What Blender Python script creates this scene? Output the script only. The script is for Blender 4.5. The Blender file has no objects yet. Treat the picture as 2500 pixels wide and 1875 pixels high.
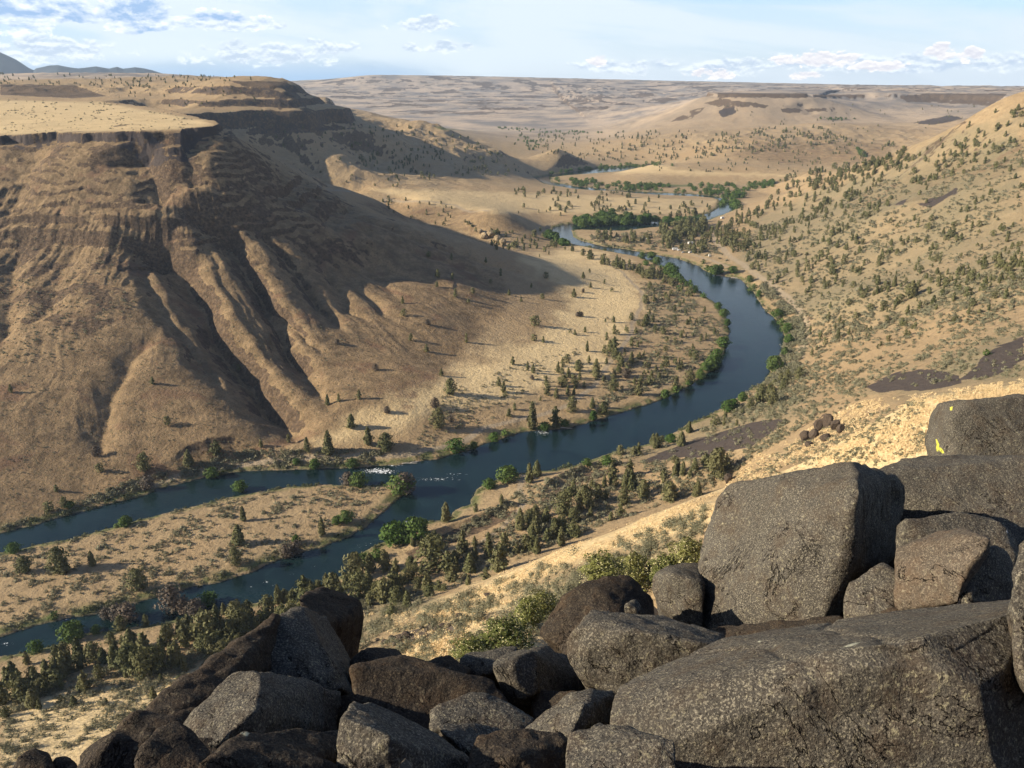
import bpy, math, random, time
import numpy as np
T0=time.time()
D=bpy.data
scn=bpy.context.scene
COL=scn.collection
rnd=random.Random(7)
NR=np.random.RandomState(11)

# ------------------------------------------------------------------ camera
CAMZ=240.0; F=2040.0; PITCH=math.radians(20.0)
CS,SN=math.cos(PITCH),math.sin(PITCH)
cam=D.cameras.new('camera'); camo=D.objects.new('camera',cam); COL.objects.link(camo)
camo.location=(0,0,CAMZ); camo.rotation_euler=(math.radians(70.0),0,0)
cam.sensor_width=36.0; cam.lens=36.0*F/2500.0
cam.clip_start=0.1; cam.clip_end=60000
scn.camera=camo

# ------------------------------------------------------------------ light
SUN_EL=math.radians(24.0); SUN_AZ=math.radians(8.0)   # light travels towards +x, slightly towards +y
LD=(math.cos(SUN_AZ)*math.cos(SUN_EL), math.sin(SUN_AZ)*math.cos(SUN_EL), -math.sin(SUN_EL))
from mathutils import Vector, Matrix
sun=D.lights.new('sun','SUN'); suno=D.objects.new('sun',sun); COL.objects.link(suno)
suno.rotation_euler=Vector(LD).to_track_quat('-Z','Y').to_euler()
suno.location=(-60,-10,300)
sun.energy=5.0; sun.angle=math.radians(0.55); sun.color=(1.0,0.87,0.67)

def N(nt,typ,loc=None,**kw):
    n=nt.nodes.new(typ)
    for k,v in kw.items():
        if k.startswith('i_'):
            key=k[2:]
            n.inputs[int(key) if key.isdigit() else key].default_value=v
        else: setattr(n,k,v)
    return n
def mth(nt,op,a,b=None,c=None,clamp=False):
    n=nt.nodes.new('ShaderNodeMath'); n.operation=op; n.use_clamp=clamp
    for i,v in enumerate((a,b,c)):
        if v is None: continue
        if isinstance(v,(int,float)): n.inputs[i].default_value=v
        else: nt.links.new(v,n.inputs[i])
    return n.outputs[0]
def ramp(nt,fac,stops,interp='LINEAR'):
    n=nt.nodes.new('ShaderNodeValToRGB'); n.color_ramp.interpolation=interp
    e=n.color_ramp.elements
    while len(e)>len(stops): e.remove(e[-1])
    while len(e)<len(stops): e.new(0.5)
    for q,(p,c) in zip(e,stops):
        q.position=p; q.color=(c,c,c,1) if isinstance(c,(int,float)) else (*c,1)
    nt.links.new(fac,n.inputs[0]); return n.outputs[0]
def mix(nt,fac,a,b,mode='MIX'):
    n=nt.nodes.new('ShaderNodeMix'); n.data_type='RGBA'; n.blend_type=mode
    for s,v in ((n.inputs[0],fac),(n.inputs[6],a),(n.inputs[7],b)):
        if isinstance(v,(int,float)): s.default_value=v
        elif isinstance(v,tuple): s.default_value=(*v,1)
        else: nt.links.new(v,s)
    return n.outputs[2]
def noise(nt,vec,scale,detail=4,rough=0.55,dist=0.0,out=0):
    n=nt.nodes.new('ShaderNodeTexNoise'); n.inputs['Scale'].default_value=scale
    n.inputs['Detail'].default_value=detail; n.inputs['Roughness'].default_value=rough
    n.inputs['Distortion'].default_value=dist
    if vec is not None: nt.links.new(vec,n.inputs['Vector'])
    return n.outputs[out]
def maprange(nt,v,a,b,c=0.0,d=1.0,smooth=False):
    n=nt.nodes.new('ShaderNodeMapRange'); n.inputs[1].default_value=a; n.inputs[2].default_value=b
    n.inputs[3].default_value=c; n.inputs[4].default_value=d
    if smooth: n.interpolation_type='SMOOTHSTEP'
    nt.links.new(v,n.inputs[0]); return n.outputs[0]

# world: nishita sky with layered cloud by direction
world=D.worlds.new('World'); scn.world=world; world.use_nodes=True
wt=world.node_tree; wt.nodes.clear()
wo=N(wt,'ShaderNodeOutputWorld'); bg=N(wt,'ShaderNodeBackground'); bg.inputs[1].default_value=0.12
wt.links.new(bg.outputs[0],wo.inputs[0])
sky=N(wt,'ShaderNodeTexSky',sky_type='NISHITA'); sky.sun_disc=False
sky.sun_elevation=SUN_EL
# direction TO the sun is -LD; nishita rotation measured from +y towards +x
sky.sun_rotation=math.atan2(-LD[0],-LD[1])
sky.altitude=600; sky.air_density=1.0; sky.dust_density=1.2; sky.ozone_density=1.5
tc=N(wt,'ShaderNodeTexCoord')
sep=N(wt,'ShaderNodeSeparateXYZ'); wt.links.new(tc.outputs['Generated'],sep.inputs[0])
hx=mth(wt,'ARCTAN2',sep.outputs[0],sep.outputs[1])           # azimuth
hz=mth(wt,'ARCSINE',sep.outputs[2])                            # elevation
def dirvec(sx,sz,ox=0,oz=0,tilt=0.0):
    c=N(wt,'ShaderNodeCombineXYZ')
    a=mth(wt,'MULTIPLY_ADD',hx,sx,ox)
    b0=mth(wt,'MULTIPLY_ADD',hx,tilt,hz)
    b=mth(wt,'MULTIPLY_ADD',b0,sz,oz)
    wt.links.new(a,c.inputs[0]); wt.links.new(b,c.inputs[1]); return c.outputs[0]
def blob(az,el,wa,we,p=2.0):
    a=mth(wt,'DIVIDE',mth(wt,'SUBTRACT',hx,math.radians(az)),math.radians(wa))
    b=mth(wt,'DIVIDE',mth(wt,'SUBTRACT',hz,math.radians(el)),math.radians(we))
    r=mth(wt,'ADD',mth(wt,'MULTIPLY',a,a),mth(wt,'MULTIPLY',b,b))
    return mth(wt,'SUBTRACT',1.0,r,clamp=False)
EXPO=1.0
WS=(1.0/0.12)*2.0**-EXPO
# high veil of cirrus
veil=noise(wt,dirvec(1.6,9.0,3.1,1.0,0.10),1.5,7,0.6,0.6)
veil2=noise(wt,dirvec(4,34,7.1,2.0,0.10),1.2,6,0.65,0.4)
vf=mth(wt,'ADD',mth(wt,'MULTIPLY',veil,0.7),mth(wt,'MULTIPLY',veil2,0.3))
vfac=maprange(wt,vf,0.38,0.52,0.35,1.0,True)
def blobmax(lst):
    m=None
    for t in lst:
        b=blob(*t); m=b if m is None else mth(wt,'MAXIMUM',m,b)
    return m
# blue gaps: to the upper right
gap=blobmax([(17,5.3,13,1.3),(31,4.6,11,1.5),(-29.5,2.3,5,0.8)])
gapn=mth(wt,'ADD',gap,mth(wt,'MULTIPLY',mth(wt,'SUBTRACT',veil2,0.5),2.4))
gapf=maprange(wt,gapn,-0.2,0.7,0.0,0.92,True)
vfac=mth(wt,'MULTIPLY',vfac,mth(wt,'SUBTRACT',1.0,gapf))
blue=(0.38*WS,0.68*WS,1.12*WS)
veilc=(0.94*WS,1.06*WS,1.13*WS)
c0=mix(wt,0.55,sky.outputs[0],blue)
c1=mix(wt,vfac,c0,veilc)
# lower left band of far blue-grey haze under the clouds
band=maprange(wt,hz,math.radians(0.0),math.radians(1.6),1.0,0.0,True)
bl=maprange(wt,hx,math.radians(-9),math.radians(-2),1.0,0.0,True)
c1=mix(wt,mth(wt,'MULTIPLY',mth(wt,'MULTIPLY',band,bl),0.75),c1,(0.30*WS,0.56*WS,0.92*WS))
br=maprange(wt,hx,math.radians(-6),math.radians(4),0.0,0.75,True)
c1=mix(wt,mth(wt,'MULTIPLY',band,br),c1,(0.84*WS,0.95*WS,1.06*WS))
# cumulus: shaded base and sunlit top use the same noise, sampled a little apart in elevation
def cumulus(prev,blobs,scale,lo,hi,shade,lit,amp=1.6,gain=6.0,ox=0.0):
    m=blobmax(blobs)
    def dens(off):
        n1=noise(wt,dirvec(22*scale,46*scale,ox,off,0.0),1.0,8,0.62,0.2)
        return mth(wt,'ADD',m,mth(wt,'MULTIPLY',mth(wt,'SUBTRACT',n1,0.5),amp*2))
    d=dens(2.0); d2=dens(2.0+0.25)
    a=maprange(wt,d,lo,hi,0.0,1.0,True)
    l=mth(wt,'MULTIPLY',mth(wt,'SUBTRACT',d,d2),gain*0.25)
    # more light near the blob tops
    l=mth(wt,'ADD',l,maprange(wt,d,lo,hi+0.9,0.75,0.1),clamp=True)
    col=mix(wt,l,shade,lit)
    return mix(wt,a,prev,col)
shade=(0.33*WS,0.56*WS,0.94*WS); lit=(1.40*WS,1.42*WS,1.38*WS)
shade2=(0.66*WS,0.80*WS,0.98*WS); lit2=(1.16*WS,1.23*WS,1.26*WS)
c1=cumulus(c1,[(-31,3.5,9.0,1.1),(-24.5,3.6,6.5,1.0),(-19.5,3.3,5.0,0.6),(-33,2.6,6,0.5)],1.0,0.05,0.35,shade,lit,2.6,4.0)
c1=cumulus(c1,[(-27,1.7,4.0,0.8),(-15.5,1.5,5.0,0.8),(-11.6,1.9,2.4,0.6),(-6.4,1.9,0.8,0.4),(-4.4,1.95,1.5,0.42),(-2.9,2.0,0.5,0.25),(-5.5,3.3,2.8,0.5),(-17,3.1,3.5,0.3)],1.9,0.1,0.7,shade2,lit2,2.4,ox=4.0)
c1=cumulus(c1,[(7,0.8,4,0.5),(13,0.8,5,0.6),(20,1.0,5,0.7),(25,0.9,5,0.7),(31,1.0,5,0.7)],1.8,0.1,0.9,shade2,lit2,2.4,ox=9.0)
c1=cumulus(c1,[(19.0,1.15,2.8,0.5),(22.4,0.8,1.8,0.4),(25.5,1.5,1.0,0.55),(27.0,1.35,0.8,0.45),(12.5,0.3,1.6,0.35),(5.5,1.15,0.7,0.35),(18,0.25,1.4,0.25)],2.6,0.15,0.5,(0.95*WS,0.93*WS,1.0*WS),(1.42*WS,1.34*WS,1.26*WS),2.6,4.0,ox=15.0)
# the cloud layer thins out higher up, where the sky is deep blue
hi=maprange(wt,hz,math.radians(8),math.radians(17),0.0,1.0,True)
deep=mix(wt,0.7,sky.outputs[0],(0.026*WS,0.072*WS,0.22*WS))
c1=mix(wt,mth(wt,'MULTIPLY',hi,0.97),c1,deep)
wt.links.new(c1,bg.inputs[0])

scn.view_settings.view_transform='Standard'; scn.view_settings.look='None'
scn.view_settings.exposure=EXPO; scn.view_settings.gamma=1.0
scn.cycles.max_bounces=6; scn.cycles.volume_bounces=0
scn.cycles.use_denoising=True
try: scn.cycles.use_adaptive_sampling=True; scn.cycles.adaptive_threshold=0.015
except Exception: pass

# ------------------------------------------------------------------ helpers: pixel <-> world
def ray(u,v):
    """direction of the photograph's pixel (2500 x 1875) from the camera station"""
    x=np.asarray(u,float)-1250.0; w=np.asarray(v,float)-937.5
    return x, F*CS-w*SN, -F*SN-w*CS
def at_z(u,v,z):
    x,y,k=ray(u,v); t=(z-CAMZ)/k
    return x*t,y*t
def at_d(u,v,d):
    x,y,k=ray(u,v); t=d/y
    return x*t,d+0*t,CAMZ+k*t
def proj(x,y,z):
    dz=z-CAMZ; dep=y*CS-dz*SN; up=y*SN+dz*CS
    return 1250+F*x/dep, 937.5-F*up/dep, dep

# gradient noise in numpy
def _h(ix,iy,seed):
    h=(ix.astype(np.uint32)*np.uint32(374761393)+iy.astype(np.uint32)*np.uint32(668265263)+np.uint32(seed*1274126177&0xffffffff))
    h=(h^(h>>np.uint32(13)))*np.uint32(1274126177)
    return h^(h>>np.uint32(16))
def vnoise(x,y,seed=0):
    x=np.asarray(x,float); y=np.asarray(y,float)
    fx=np.floor(x); fy=np.floor(y); ix=fx.astype(np.int64); iy=fy.astype(np.int64)
    tx=(x-fx).astype(np.float32); ty=(y-fy).astype(np.float32)
    def g(a,b,dx,dy):
        h=_h(a,b,seed).astype(np.float32)*np.float32(2*math.pi/4294967296.0)
        return np.cos(h)*dx+np.sin(h)*dy
    with np.errstate(over='ignore'):
        n00=g(ix,iy,tx,ty); n10=g(ix+1,iy,tx-1,ty); n01=g(ix,iy+1,tx,ty-1); n11=g(ix+1,iy+1,tx-1,ty-1)
    sx=tx*tx*tx*(tx*(tx*6-15)+10); sy=ty*ty*ty*(ty*(ty*6-15)+10)
    return ((n00*(1-sx)+n10*sx)*(1-sy)+(n01*(1-sx)+n11*sx)*sy)*1.5
def fbm(x,y,scale,octs=5,seed=0,gain=0.5,ridge=False):
    s=0; a=1.0; f=1.0/scale; n=0
    for o in range(octs):
        v=vnoise(x*f+17.3*o,y*f-9.1*o,seed+o*13)
        if ridge: v=1-2*np.abs(v)
        s=s+a*v; n+=a; a*=gain; f*=2.03
    return s/n
def sstep(a,b,x):
    t=np.clip((x-a)/(b-a),0,1); return t*t*(3-2*t)
def poly_dist(px,py,poly,closed=True):
    """distance to the outline and inside test"""
    P=np.asarray(poly,float); n=len(P); d2=np.full(px.shape,1e18); ins=np.zeros(px.shape,bool)
    tt=np.zeros(px.shape)
    m=n if closed else n-1
    for i in range(m):
        a=P[i]; b=P[(i+1)%n]; e=b-a; L=e@e+1e-12
        t=np.clip(((px-a[0])*e[0]+(py-a[1])*e[1])/L,0,1)
        q=(px-a[0]-t*e[0])**2+(py-a[1]-t*e[1])**2
        k=q<d2; d2=np.where(k,q,d2); tt=np.where(k,(i+t)/m,tt)
        if closed:
            c=((a[1]>py)!=(b[1]>py))
            xx=(b[0]-a[0])*(py-a[1])/((b[1]-a[1]) if b[1]!=a[1] else 1e-9)+a[0]
            ins^=(c&(px<xx))
    return np.sqrt(d2),ins,tt

# ------------------------------------------------------------------ river outline (pixels on the plane z=0)
LEFT=[(-900,1570),(-500,1450),(-200,1360),(0,1301),(81,1283),(136,1265),(253,1234),(362,1206),(384,1193),(497,1166),(588,1150),(768,1145),(904,1139),(976,1134),(1066,1121),(1139,1100),(1238,1066),(1283,1053),(1383,1046),(1455,1026),(1519,1007),(1609,978),(1654,958),(1699,931),(1744,900),(1767,867),(1780,813),(1771,777),(1753,745),(1726,727),(1681,691),(1654,664),(1618,651),(1564,628),(1491,615),(1419,601),(1369,588),(1347,570),(1351,556),(1380,548),(1450,543),(1564,540),(1640,537),(1700,529),(1735,519),(1753,508),(1758,490),(1745,484),(1700,480),(1600,476),(1500,470),(1400,461),(1333,450),(1306,434),(1360,424.5),(1419,416),(1473,409),(1532,405),(1600,400)]
RIGHT=[(-900,1900),(-500,1760),(-200,1660),(0,1606),(45,1600),(136,1577),(203,1550),(330,1530),(452,1509),(533,1491),(633,1473),(723,1457),(768,1437),(859,1396),(886,1351),(940,1324),(1039,1276),(1094,1270),(1112,1247),(1148,1233),(1157,1206),(1175,1188),(1216,1170),(1261,1157),(1360,1148),(1428,1130),(1496,1105),(1523,1098),(1590,1084),(1627,1071),(1681,1035),(1717,1021),(1762,998),(1794,976),(1844,944),(1875,922),(1884,890),(1907,867),(1916,822),(1902,786),(1871,759),(1853,736),(1844,718),(1826,700),(1816,687),(1798,678),(1753,673),(1717,659),(1708,650),(1654,631),(1586,619),(1537,610),(1473,601),(1419,588),(1401,579),(1396,562),(1420,561),(1518,564),(1586,556),(1650,551),(1721,541),(1765,524),(1796,511),(1794,500),(1780,488),(1740,478),(1700,474),(1600,470),(1500,464),(1400,454),(1345,444),(1342,434),(1383,428),(1519,418),(1600,408)]
ISLAND=[(-900,1660),(-500,1520),(-200,1410),(0,1351),(27,1349),(90,1333),(181,1315),(271,1290),(316,1279),(362,1265),(452,1243),(542,1220),(610,1206),(723,1188),(814,1184),(904,1186),(958,1181),(990,1178),(1003,1184),(994,1202),(967,1220),(931,1256),(886,1292),(840,1315),(795,1333),(746,1346),(655,1376),(601,1401),(542,1419),(452,1437),(407,1455),(316,1471),(226,1500),(158,1511),(90,1527),(0,1554),(-200,1610),(-500,1720),(-900,1850)]
def wz(pts,z=0.0):
    a=np.array(pts,float); x,y=at_z(a[:,0],a[:,1],z); return np.stack([x,y],1)
riverW=wz(LEFT+RIGHT[::-1]); islandW=wz(ISLAND)
LEFTW=wz(LEFT); RIGHTW=wz(RIGHT)

# ------------------------------------------------------------------ elevation controls
CX=[];CZ=[]
def P(u,v,z=None,d=None):
    if z is not None: x,y=at_z(u,v,z)
    else: x,y,z=at_d(u,v,d)
    CX.append((float(x),float(y))); CZ.append(float(z))
def W(x,y,z): CX.append((x,y)); CZ.append(z)
for q in LEFT+RIGHT: P(*q,z=1.6)
for q in ISLAND[::2]: P(*q,z=1.8)
for t in """200 1420 3.5;500 1330 3.5;750 1270 3.5;100 1650 10;400 1600 12;700 1520 10;60 1780 27;300 1750 29;0 1875 45;500 1680 22;850 1470 12;1000 1400 10;1150 1330 12;1300 1240 14;1450 1180 14;1200 1260 7;-400 1850 12;-400 2100 45
1750 1190 28;1620 1230 22;1400 1318 20;1250 1370 17;1130 1420 17;1550 1130 13;1600 1200 18
1744 587 8;1816 646 8;1875 687 8;1920 723 8;1952 759 9;1966 813 9;1952 876 10;1900 960 20;1800 1030 17;1700 1090 18;1600 1130 14;1850 1060 45;1750 1110 34;1650 1150 24;1997 1048 80;1900 1100 62;1700 1160 30;2100 960 75;2300 900 100;2500 900 120;2400 850 105;2100 850 45;2700 860 140
1600 900 4;1650 800 4;1600 720 5;1500 680 6;1400 640 8;1500 640 4;1300 620 10;1550 850 6;1400 900 8;1350 1000 5;1200 1000 9;1100 1050 6;1450 780 9;1400 720 11;1300 800 17;1300 720 19;1200 900 16;1000 1000 17;1000 1090 5;850 1080 9;700 1110 7;500 1135 7;1100 880 17;1000 900 24;900 960 23;1150 780 25;1050 780 34;1200 700 28;1100 700 42
300 920 41.5;300 724 75;300 550 116;0 1260 12;0 984 37;0 750 72;0 556 114;524 1125 9;524 876 42;524 689 78;524 523 120;300 1190 12;-600 1300 18;-600 1000 42;-600 750 72;-600 560 114
150 950 39;150 737 73.5;150 553 115;400 900 43;650 900 37;650 740 62;650 600 92;800 900 28;800 760 46;800 650 68;780 560 98;700 480 124;900 640 62;900 580 82
850 480 34;950 520 22;1050 550 15;1150 575 12;1250 598 9;1320 592 4;1190 520 42;1240 528 36;1320 562 8
1021 488 43;1100 470 40;1250 480 29;1400 490 20;1550 500 13;1650 485 12;1500 465 12;1300 460 22;1150 450 36;1400 520 12;1250 518 34;1600 515 8;777 452 52;900 470 46;1330 530 8
1700 440 4;1850 445 4;1950 450 5;1600 447 4;1900 470 5;1850 485 6;1500 441 4;1700 505 4
1640 590 5;1550 580 4;1700 620 5;1650 560 4;1740 560 5;1480 575 4
1200 316 15;1060 314 15;1300 330 20;1500 330 27;1400 380 14;1550 385 12;1300 350 18;1250 400 10
1700 424 19;1950 429 19;1560 428 14;2010 440 22;1850 424 19""".replace('\n',';').split(';'):
    a=[float(q) for q in t.split()]; P(a[0],a[1],z=a[2])
for t in """1750 1202 185;1580 1262 215;1400 1330 245;1230 1395 270;1066 1469 290;900 1540 290;1900 1160 165;2100 1060 150;2268 967 150;2500 935 160;2700 930 170
1300 1500 105;1500 1400 100;1200 1600 70;1000 1600 85;1250 1720 40;1100 1520 140;1400 1430 150;900 1700 80
2500 800 500;2500 700 600;2500 600 770;2500 500 900;2500 400 1050;2500 300 1180;2500 222 1280;2200 780 680;2200 650 880;2200 500 1080;2200 400 1350;2000 600 1090;2000 500 1380;2341 312 1290;2232 353 1420;2169 380 1480;2065 416 1560;1952 461 1620;2454 238 1290;2350 400 1180;2350 600 830;2700 700 560;2700 500 850;2700 300 1150;2700 200 1300;2350 720 640;2100 700 800
583 342 945;633 378 965;723 429 985;777 461 988;836 488 990;904 520 992;1000 545 995;1066 567 1000;1157 588 1005;1229 613 1005;1292 633 1005;1383 660 1000
650 320 1720;700 380 1680;760 430 1640;850 440 1640;850 380 1750;800 320 1800;950 440 1680;741 249 1850;790 272 1880;859 298 1900;850 350 1850;600 300 1700;540 290 1680;900 400 1780
1000 330 2300;1030 306 2400;935 298 2400;1150 350 2350;1100 400 1950;1050 430 1800;950 385 1850;1374 366 2450;1340 395 2380;1166 362 2250;1230 385 2230;1100 370 2100;900 330 2150
1907 316 2900;2042 303 2900;1700 325 2900;1550 350 2800;1600 400 2350;1800 400 2350;2000 400 2350;1800 350 2600;2000 350 2600;2150 345 2650;1800 305 3200;2000 300 3200;1600 330 3100
1636 297 3420;1700 285 3380;1850 290 3260;1950 300 3250;1760 252 3480;1900 252 3440;1990 252 3500;2050 290 3380;1700 266 3500;2120 270 3700;2200 254 3850;2200 290 3500;2300 300 3200;2400 265 3700;2300 254 3850;2450 254 3600;2268 312 2900;2350 290 3000
2200 228 5200;2500 228 5200;1900 226 5000
700 280 5200;800 260 6000;1000 260 6000;1200 262 6000;1400 262 6000;1600 262 6000;900 285 4800;1100 290 4800;1300 290 4800;1500 285 4800;1000 238 7400;1300 238 7400;1600 238 7400;800 232 7400;1150 300 4500;1500 305 4300;1700 255 6000;2000 222 6500;2300 220 6500""".replace('\n',';').split(';'):
    a=[float(q) for q in t.split()]; P(a[0],a[1],d=a[2])
# mesa B, upper plateau and left background
for t in """497 226 1800;600 227 1780;687 226 1800;714 240 1790;565 199 2150;696 201 2000;640 197 2150;741 249 1850;325 262 1700;420 268 1690;600 262 1740;500 275 1690;700 275 1760
450 215 2000;300 215 2200;380 240 1900;200 204 3000;400 196 3200;550 192 3000;0 198 3500;100 190 4500;300 189 4500;500 191 4200;-400 190 4500;-500 200 3500
0 210 2300;150 215 2200;240 225 2100;60 232 1950;180 238 1850;265 240 1800;-400 225 2200
1021 190 9000;886 185 9000;840 192 9000;940 187 9000;750 201 9000;1292 197 9000;1745 205 9000;2500 214 9000;2100 209 9000;600 207 9500;2900 217 9000
1021 188 14000;750 200 14000;1292 195 14000;1745 203 14000;2500 212 14000;2900 214 14000;300 202 14000;-500 202 14000;300 200 9000;-500 200 9000
1021 215 8500;1292 218 8500;1600 222 8500;860 212 8500""".replace('\n',';').split(';'):
    a=[float(q) for q in t.split()]; P(a[0],a[1],d=a[2])
# ground hidden from the camera station: gorge behind mesa A, back of the right ridge, the bluff underfoot
for t in """-200 1250 75;-330 1350 95;-500 1500 120;-60 1200 15;-30 1100 30;-130 1100 45;-230 1130 90;-700 1700 150
740 1750 70;680 1950 45;900 1700 120;620 2200 30;760 1500 128;860 1450 190;1000 1900 110
0 -3 238.4;0 1 237.6;0 3 236.4;0 5.5 234.9;0 8 232;0 12 226;0 25 214;-2 3 236.1;-4 5 233;3 3 236.6;3 6 235;3 9 232.5;6 8 234.7;6 11 232.5;9 12 232.8;8 4 236.6;-8 6 230;-15 12 222;-30 30 196;-60 60 155;-60 100 110;-110 150 62;-30 120 112;-30 170 86;-90 40 165;-150 80 110;-200 150 60
15 12 230;25 20 220;40 40 203;60 80 190;80 120 180;30 80 165;25 120 138;120 60 215;200 100 225;160 150 200;300 200 220;0 -20 242;-30 -20 240;40 -20 242;-100 -20 215
-180 200 45;60 170 152;300 330 160;400 400 150;500 600 175;700 800 260;900 1200 300;-60 200 80;20 200 120""".replace('\n',';').split(';'):
    a=[float(q) for q in t.split()]; W(*a)
# caps of the flat-topped mesas: outline and top surface
def lineA(v):
    t=math.tan(PITCH-math.atan((937.5-v)/F)); y=61.34/(t+0.019); return y
rimA=[(-900,345),(-500,340),(-200,336),(0,332),(18,328),(60,329),(136,325),(190,327),(226,325),(280,324),(339,321),(390,321),(434,319),(446,313),(480,311),(524,307)]
backA=[(536,301),(520,296),(484,285),(452,278),(390,264),(316,255),(250,248),(181,244),(90,240),(0,237),(-400,232),(-900,230)]
def topA(x,y): return 195+0.040*np.clip(x+309,-500,0)*np.exp(-np.maximum(0,y-907)/250.0)+np.clip(y-907,-60,900)*0.019
def on_top(u,v):
    z=190.0
    for _ in range(60):
        x,y=at_z(u,v,z); z=0.6*z+0.4*float(topA(x,min(float(y),2500)))
    return float(x),float(y)
capA=[on_top(u,v) for u,v in rimA]+[on_top(u,v) for u,v in backA]
rimD=[(1753,3560),(1800,3530),(1860,3520),(1920,3530),(1966,3560)]
capD=[(float(at_d(u,230,float(d))[0]),float(d)) for u,d in rimD]
capD=capD+[(capD[-1][0]+150,capD[-1][1]+600),(capD[0][0]+350,capD[0][1]+1000),(capD[0][0]+60,capD[0][1]+450)]
def topD(x,y): return 186.5+0*x
rimE=[(1985,3960),(2050,4060),(2120,4100),(2180,4040),(2250,4060),(2330,3980),(2400,3840),(2460,3740),(2560,3700),(2800,3700)]
capE=[(float(at_d(u,234,float(d))[0]),float(d)) for u,d in rimE]
capE=capE+[(capE[-1][0]+500,7500),(2600,7800),(capE[0][0]+900,5600)]
def topE(x,y): return 170+0*x
for cap,top,off,drop,m in ((capA,topA,14,13,28),(capD,topD,40,12,7),(capE,topE,45,18,10)):
    for i in range(min(m,len(cap))):
        a=np.array(cap[i-1]); b=np.array(cap[(i+1)%len(cap)]); t=(b-a)/np.linalg.norm(b-a)
        for sg in (1,-1):
            q=np.array(cap[i])+sg*off*np.array([t[1],-t[0]])
            ins=poly_dist(np.array([q[0]]),np.array([q[1]]),cap)[1][0]
            zt=float(top(cap[i][0],cap[i][1]))
            W(float(q[0]),float(q[1]),zt-2 if ins else zt-drop)
CX=np.array(CX); CZ=np.array(CZ)
def lp(x,y):
    r=np.hypot(x,y+12.0); return np.arctan2(x,y+12.0),np.log(r)
cth,clr=lp(CX[:,0],CX[:,1])
# keep one control where several coincide
keep=[]; 
for i in range(len(cth)):
    if all((cth[i]-cth[j])**2+(clr[i]-clr[j])**2>0.004**2 for j in keep): keep.append(i)
cth,clr,CZ=cth[keep],clr[keep],CZ[keep]
CC=0.02
def kern(a,b,c,d): return np.sqrt((a-c)**2+(b-d)**2+CC*CC)
n=len(cth)
A=np.zeros((n+3,n+3)); A[:n,:n]=kern(cth[:,None],clr[:,None],cth[None],clr[None])
A[:n,:n]-=np.eye(n)*0.0015
A[:n,n]=1;A[:n,n+1]=cth;A[:n,n+2]=clr; A[n:,:n]=A[:n,n:].T
SOL=np.linalg.solve(A,np.concatenate([CZ,[0,0,0]]))
# fan of terrain vertices, finer where the slopes face the station
TH=np.radians(np.linspace(-50,50,1500))
def logs(a,b,s): return np.exp(np.arange(math.log(a),math.log(b),s))
RR=np.concatenate([logs(2.0,10,.05),logs(10,30,.012),logs(30,180,.01),logs(180,390,.0028),logs(390,1080,.0016),logs(1080,2000,.0024),logs(2000,4300,.0035),logs(4300,9600,.006),logs(9600,10800,.012),[10800]])
nT,nR=len(TH),len(RR)
print('grid',nT,nR,'ctl',n)
# fan is centred 12 m behind the station so that the ground underfoot exists
def coarse():
    th=np.linspace(TH[0],TH[-1],420); lr=np.linspace(math.log(RR[0]),math.log(RR[-1]),900)
    a,b=np.meshgrid(lr,th,indexing='ij'); out=np.empty(a.shape)
    for i in range(0,len(lr),20):
        aa=a[i:i+20].ravel(); bb=b[i:i+20].ravel()
        k=np.sqrt((bb[:,None]-cth)**2+(aa[:,None]-clr)**2+CC*CC)
        out[i:i+20]=(k@SOL[:n]+SOL[n]+SOL[n+1]*bb+SOL[n+2]*aa).reshape(-1,len(th))
    return th,lr,out
cgt,cgl,cgz=coarse()
def bil(gx,gy,g,x,y):
    fx=np.clip((x-gx[0])/(gx[1]-gx[0]),0,len(gx)-1.001); fy=np.clip((y-gy[0])/(gy[1]-gy[0]),0,len(gy)-1.001)
    i=fx.astype(int); j=fy.astype(int); a=fx-i; b=fy-j
    return (g[j,i]*(1-a)+g[j,i+1]*a)*(1-b)+(g[j+1,i]*(1-a)+g[j+1,i+1]*a)*b
def cub(gx,gy,g,x,y):
    # quadratic-smoothed lookup (mean of four shifted bilinear taps)
    hx=(gx[1]-gx[0])*.5; hy=(gy[1]-gy[0])*.5
    return 0.25*(bil(gx,gy,g,x-hx,y-hy)+bil(gx,gy,g,x+hx,y-hy)+bil(gx,gy,g,x-hx,y+hy)+bil(gx,gy,g,x+hx,y+hy))
LR,THG=np.meshgrid(np.log(RR),TH,indexing='ij')
G=cub(cgt,cgl,cgz,THG,LR)
RRG=np.exp(LR)
X=RRG*np.sin(THG); Y=RRG*np.cos(THG)-12.0
print('base',time.time()-T0)
# ------------------------------------------------------------------ terrain relief
def castG(Zg,us,vs,rmin=20.0):
    """first point of the height grid met by each pixel's ray"""
    us=np.atleast_1d(np.asarray(us,float)); vs=np.atleast_1d(np.asarray(vs,float))
    out=np.full((len(us),3),np.nan)
    rs=RR[RR>rmin]; 
    for i,(u,v) in enumerate(zip(us,vs)):
        dx,dy,dz=[float(q) for q in ray(u,v)]; hl=math.hypot(dx,dy)
        tx=rs/hl; px=dx*tx; py=dy*tx; pz=CAMZ+dz*tx
        h=sampleZ(Zg,px,py); k=np.nonzero(h>=pz)[0]
        if len(k)==0: continue
        k=k[0]
        if k>0:
            a=pz[k-1]-h[k-1]; b=h[k]-pz[k]; w=a/(a+b+1e-9)
            t=tx[k-1]+(tx[k]-tx[k-1])*w
        else: t=tx[0]
        out[i]=(dx*t,dy*t,CAMZ+dz*t)
    return out
LRR=np.log(RR)
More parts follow.
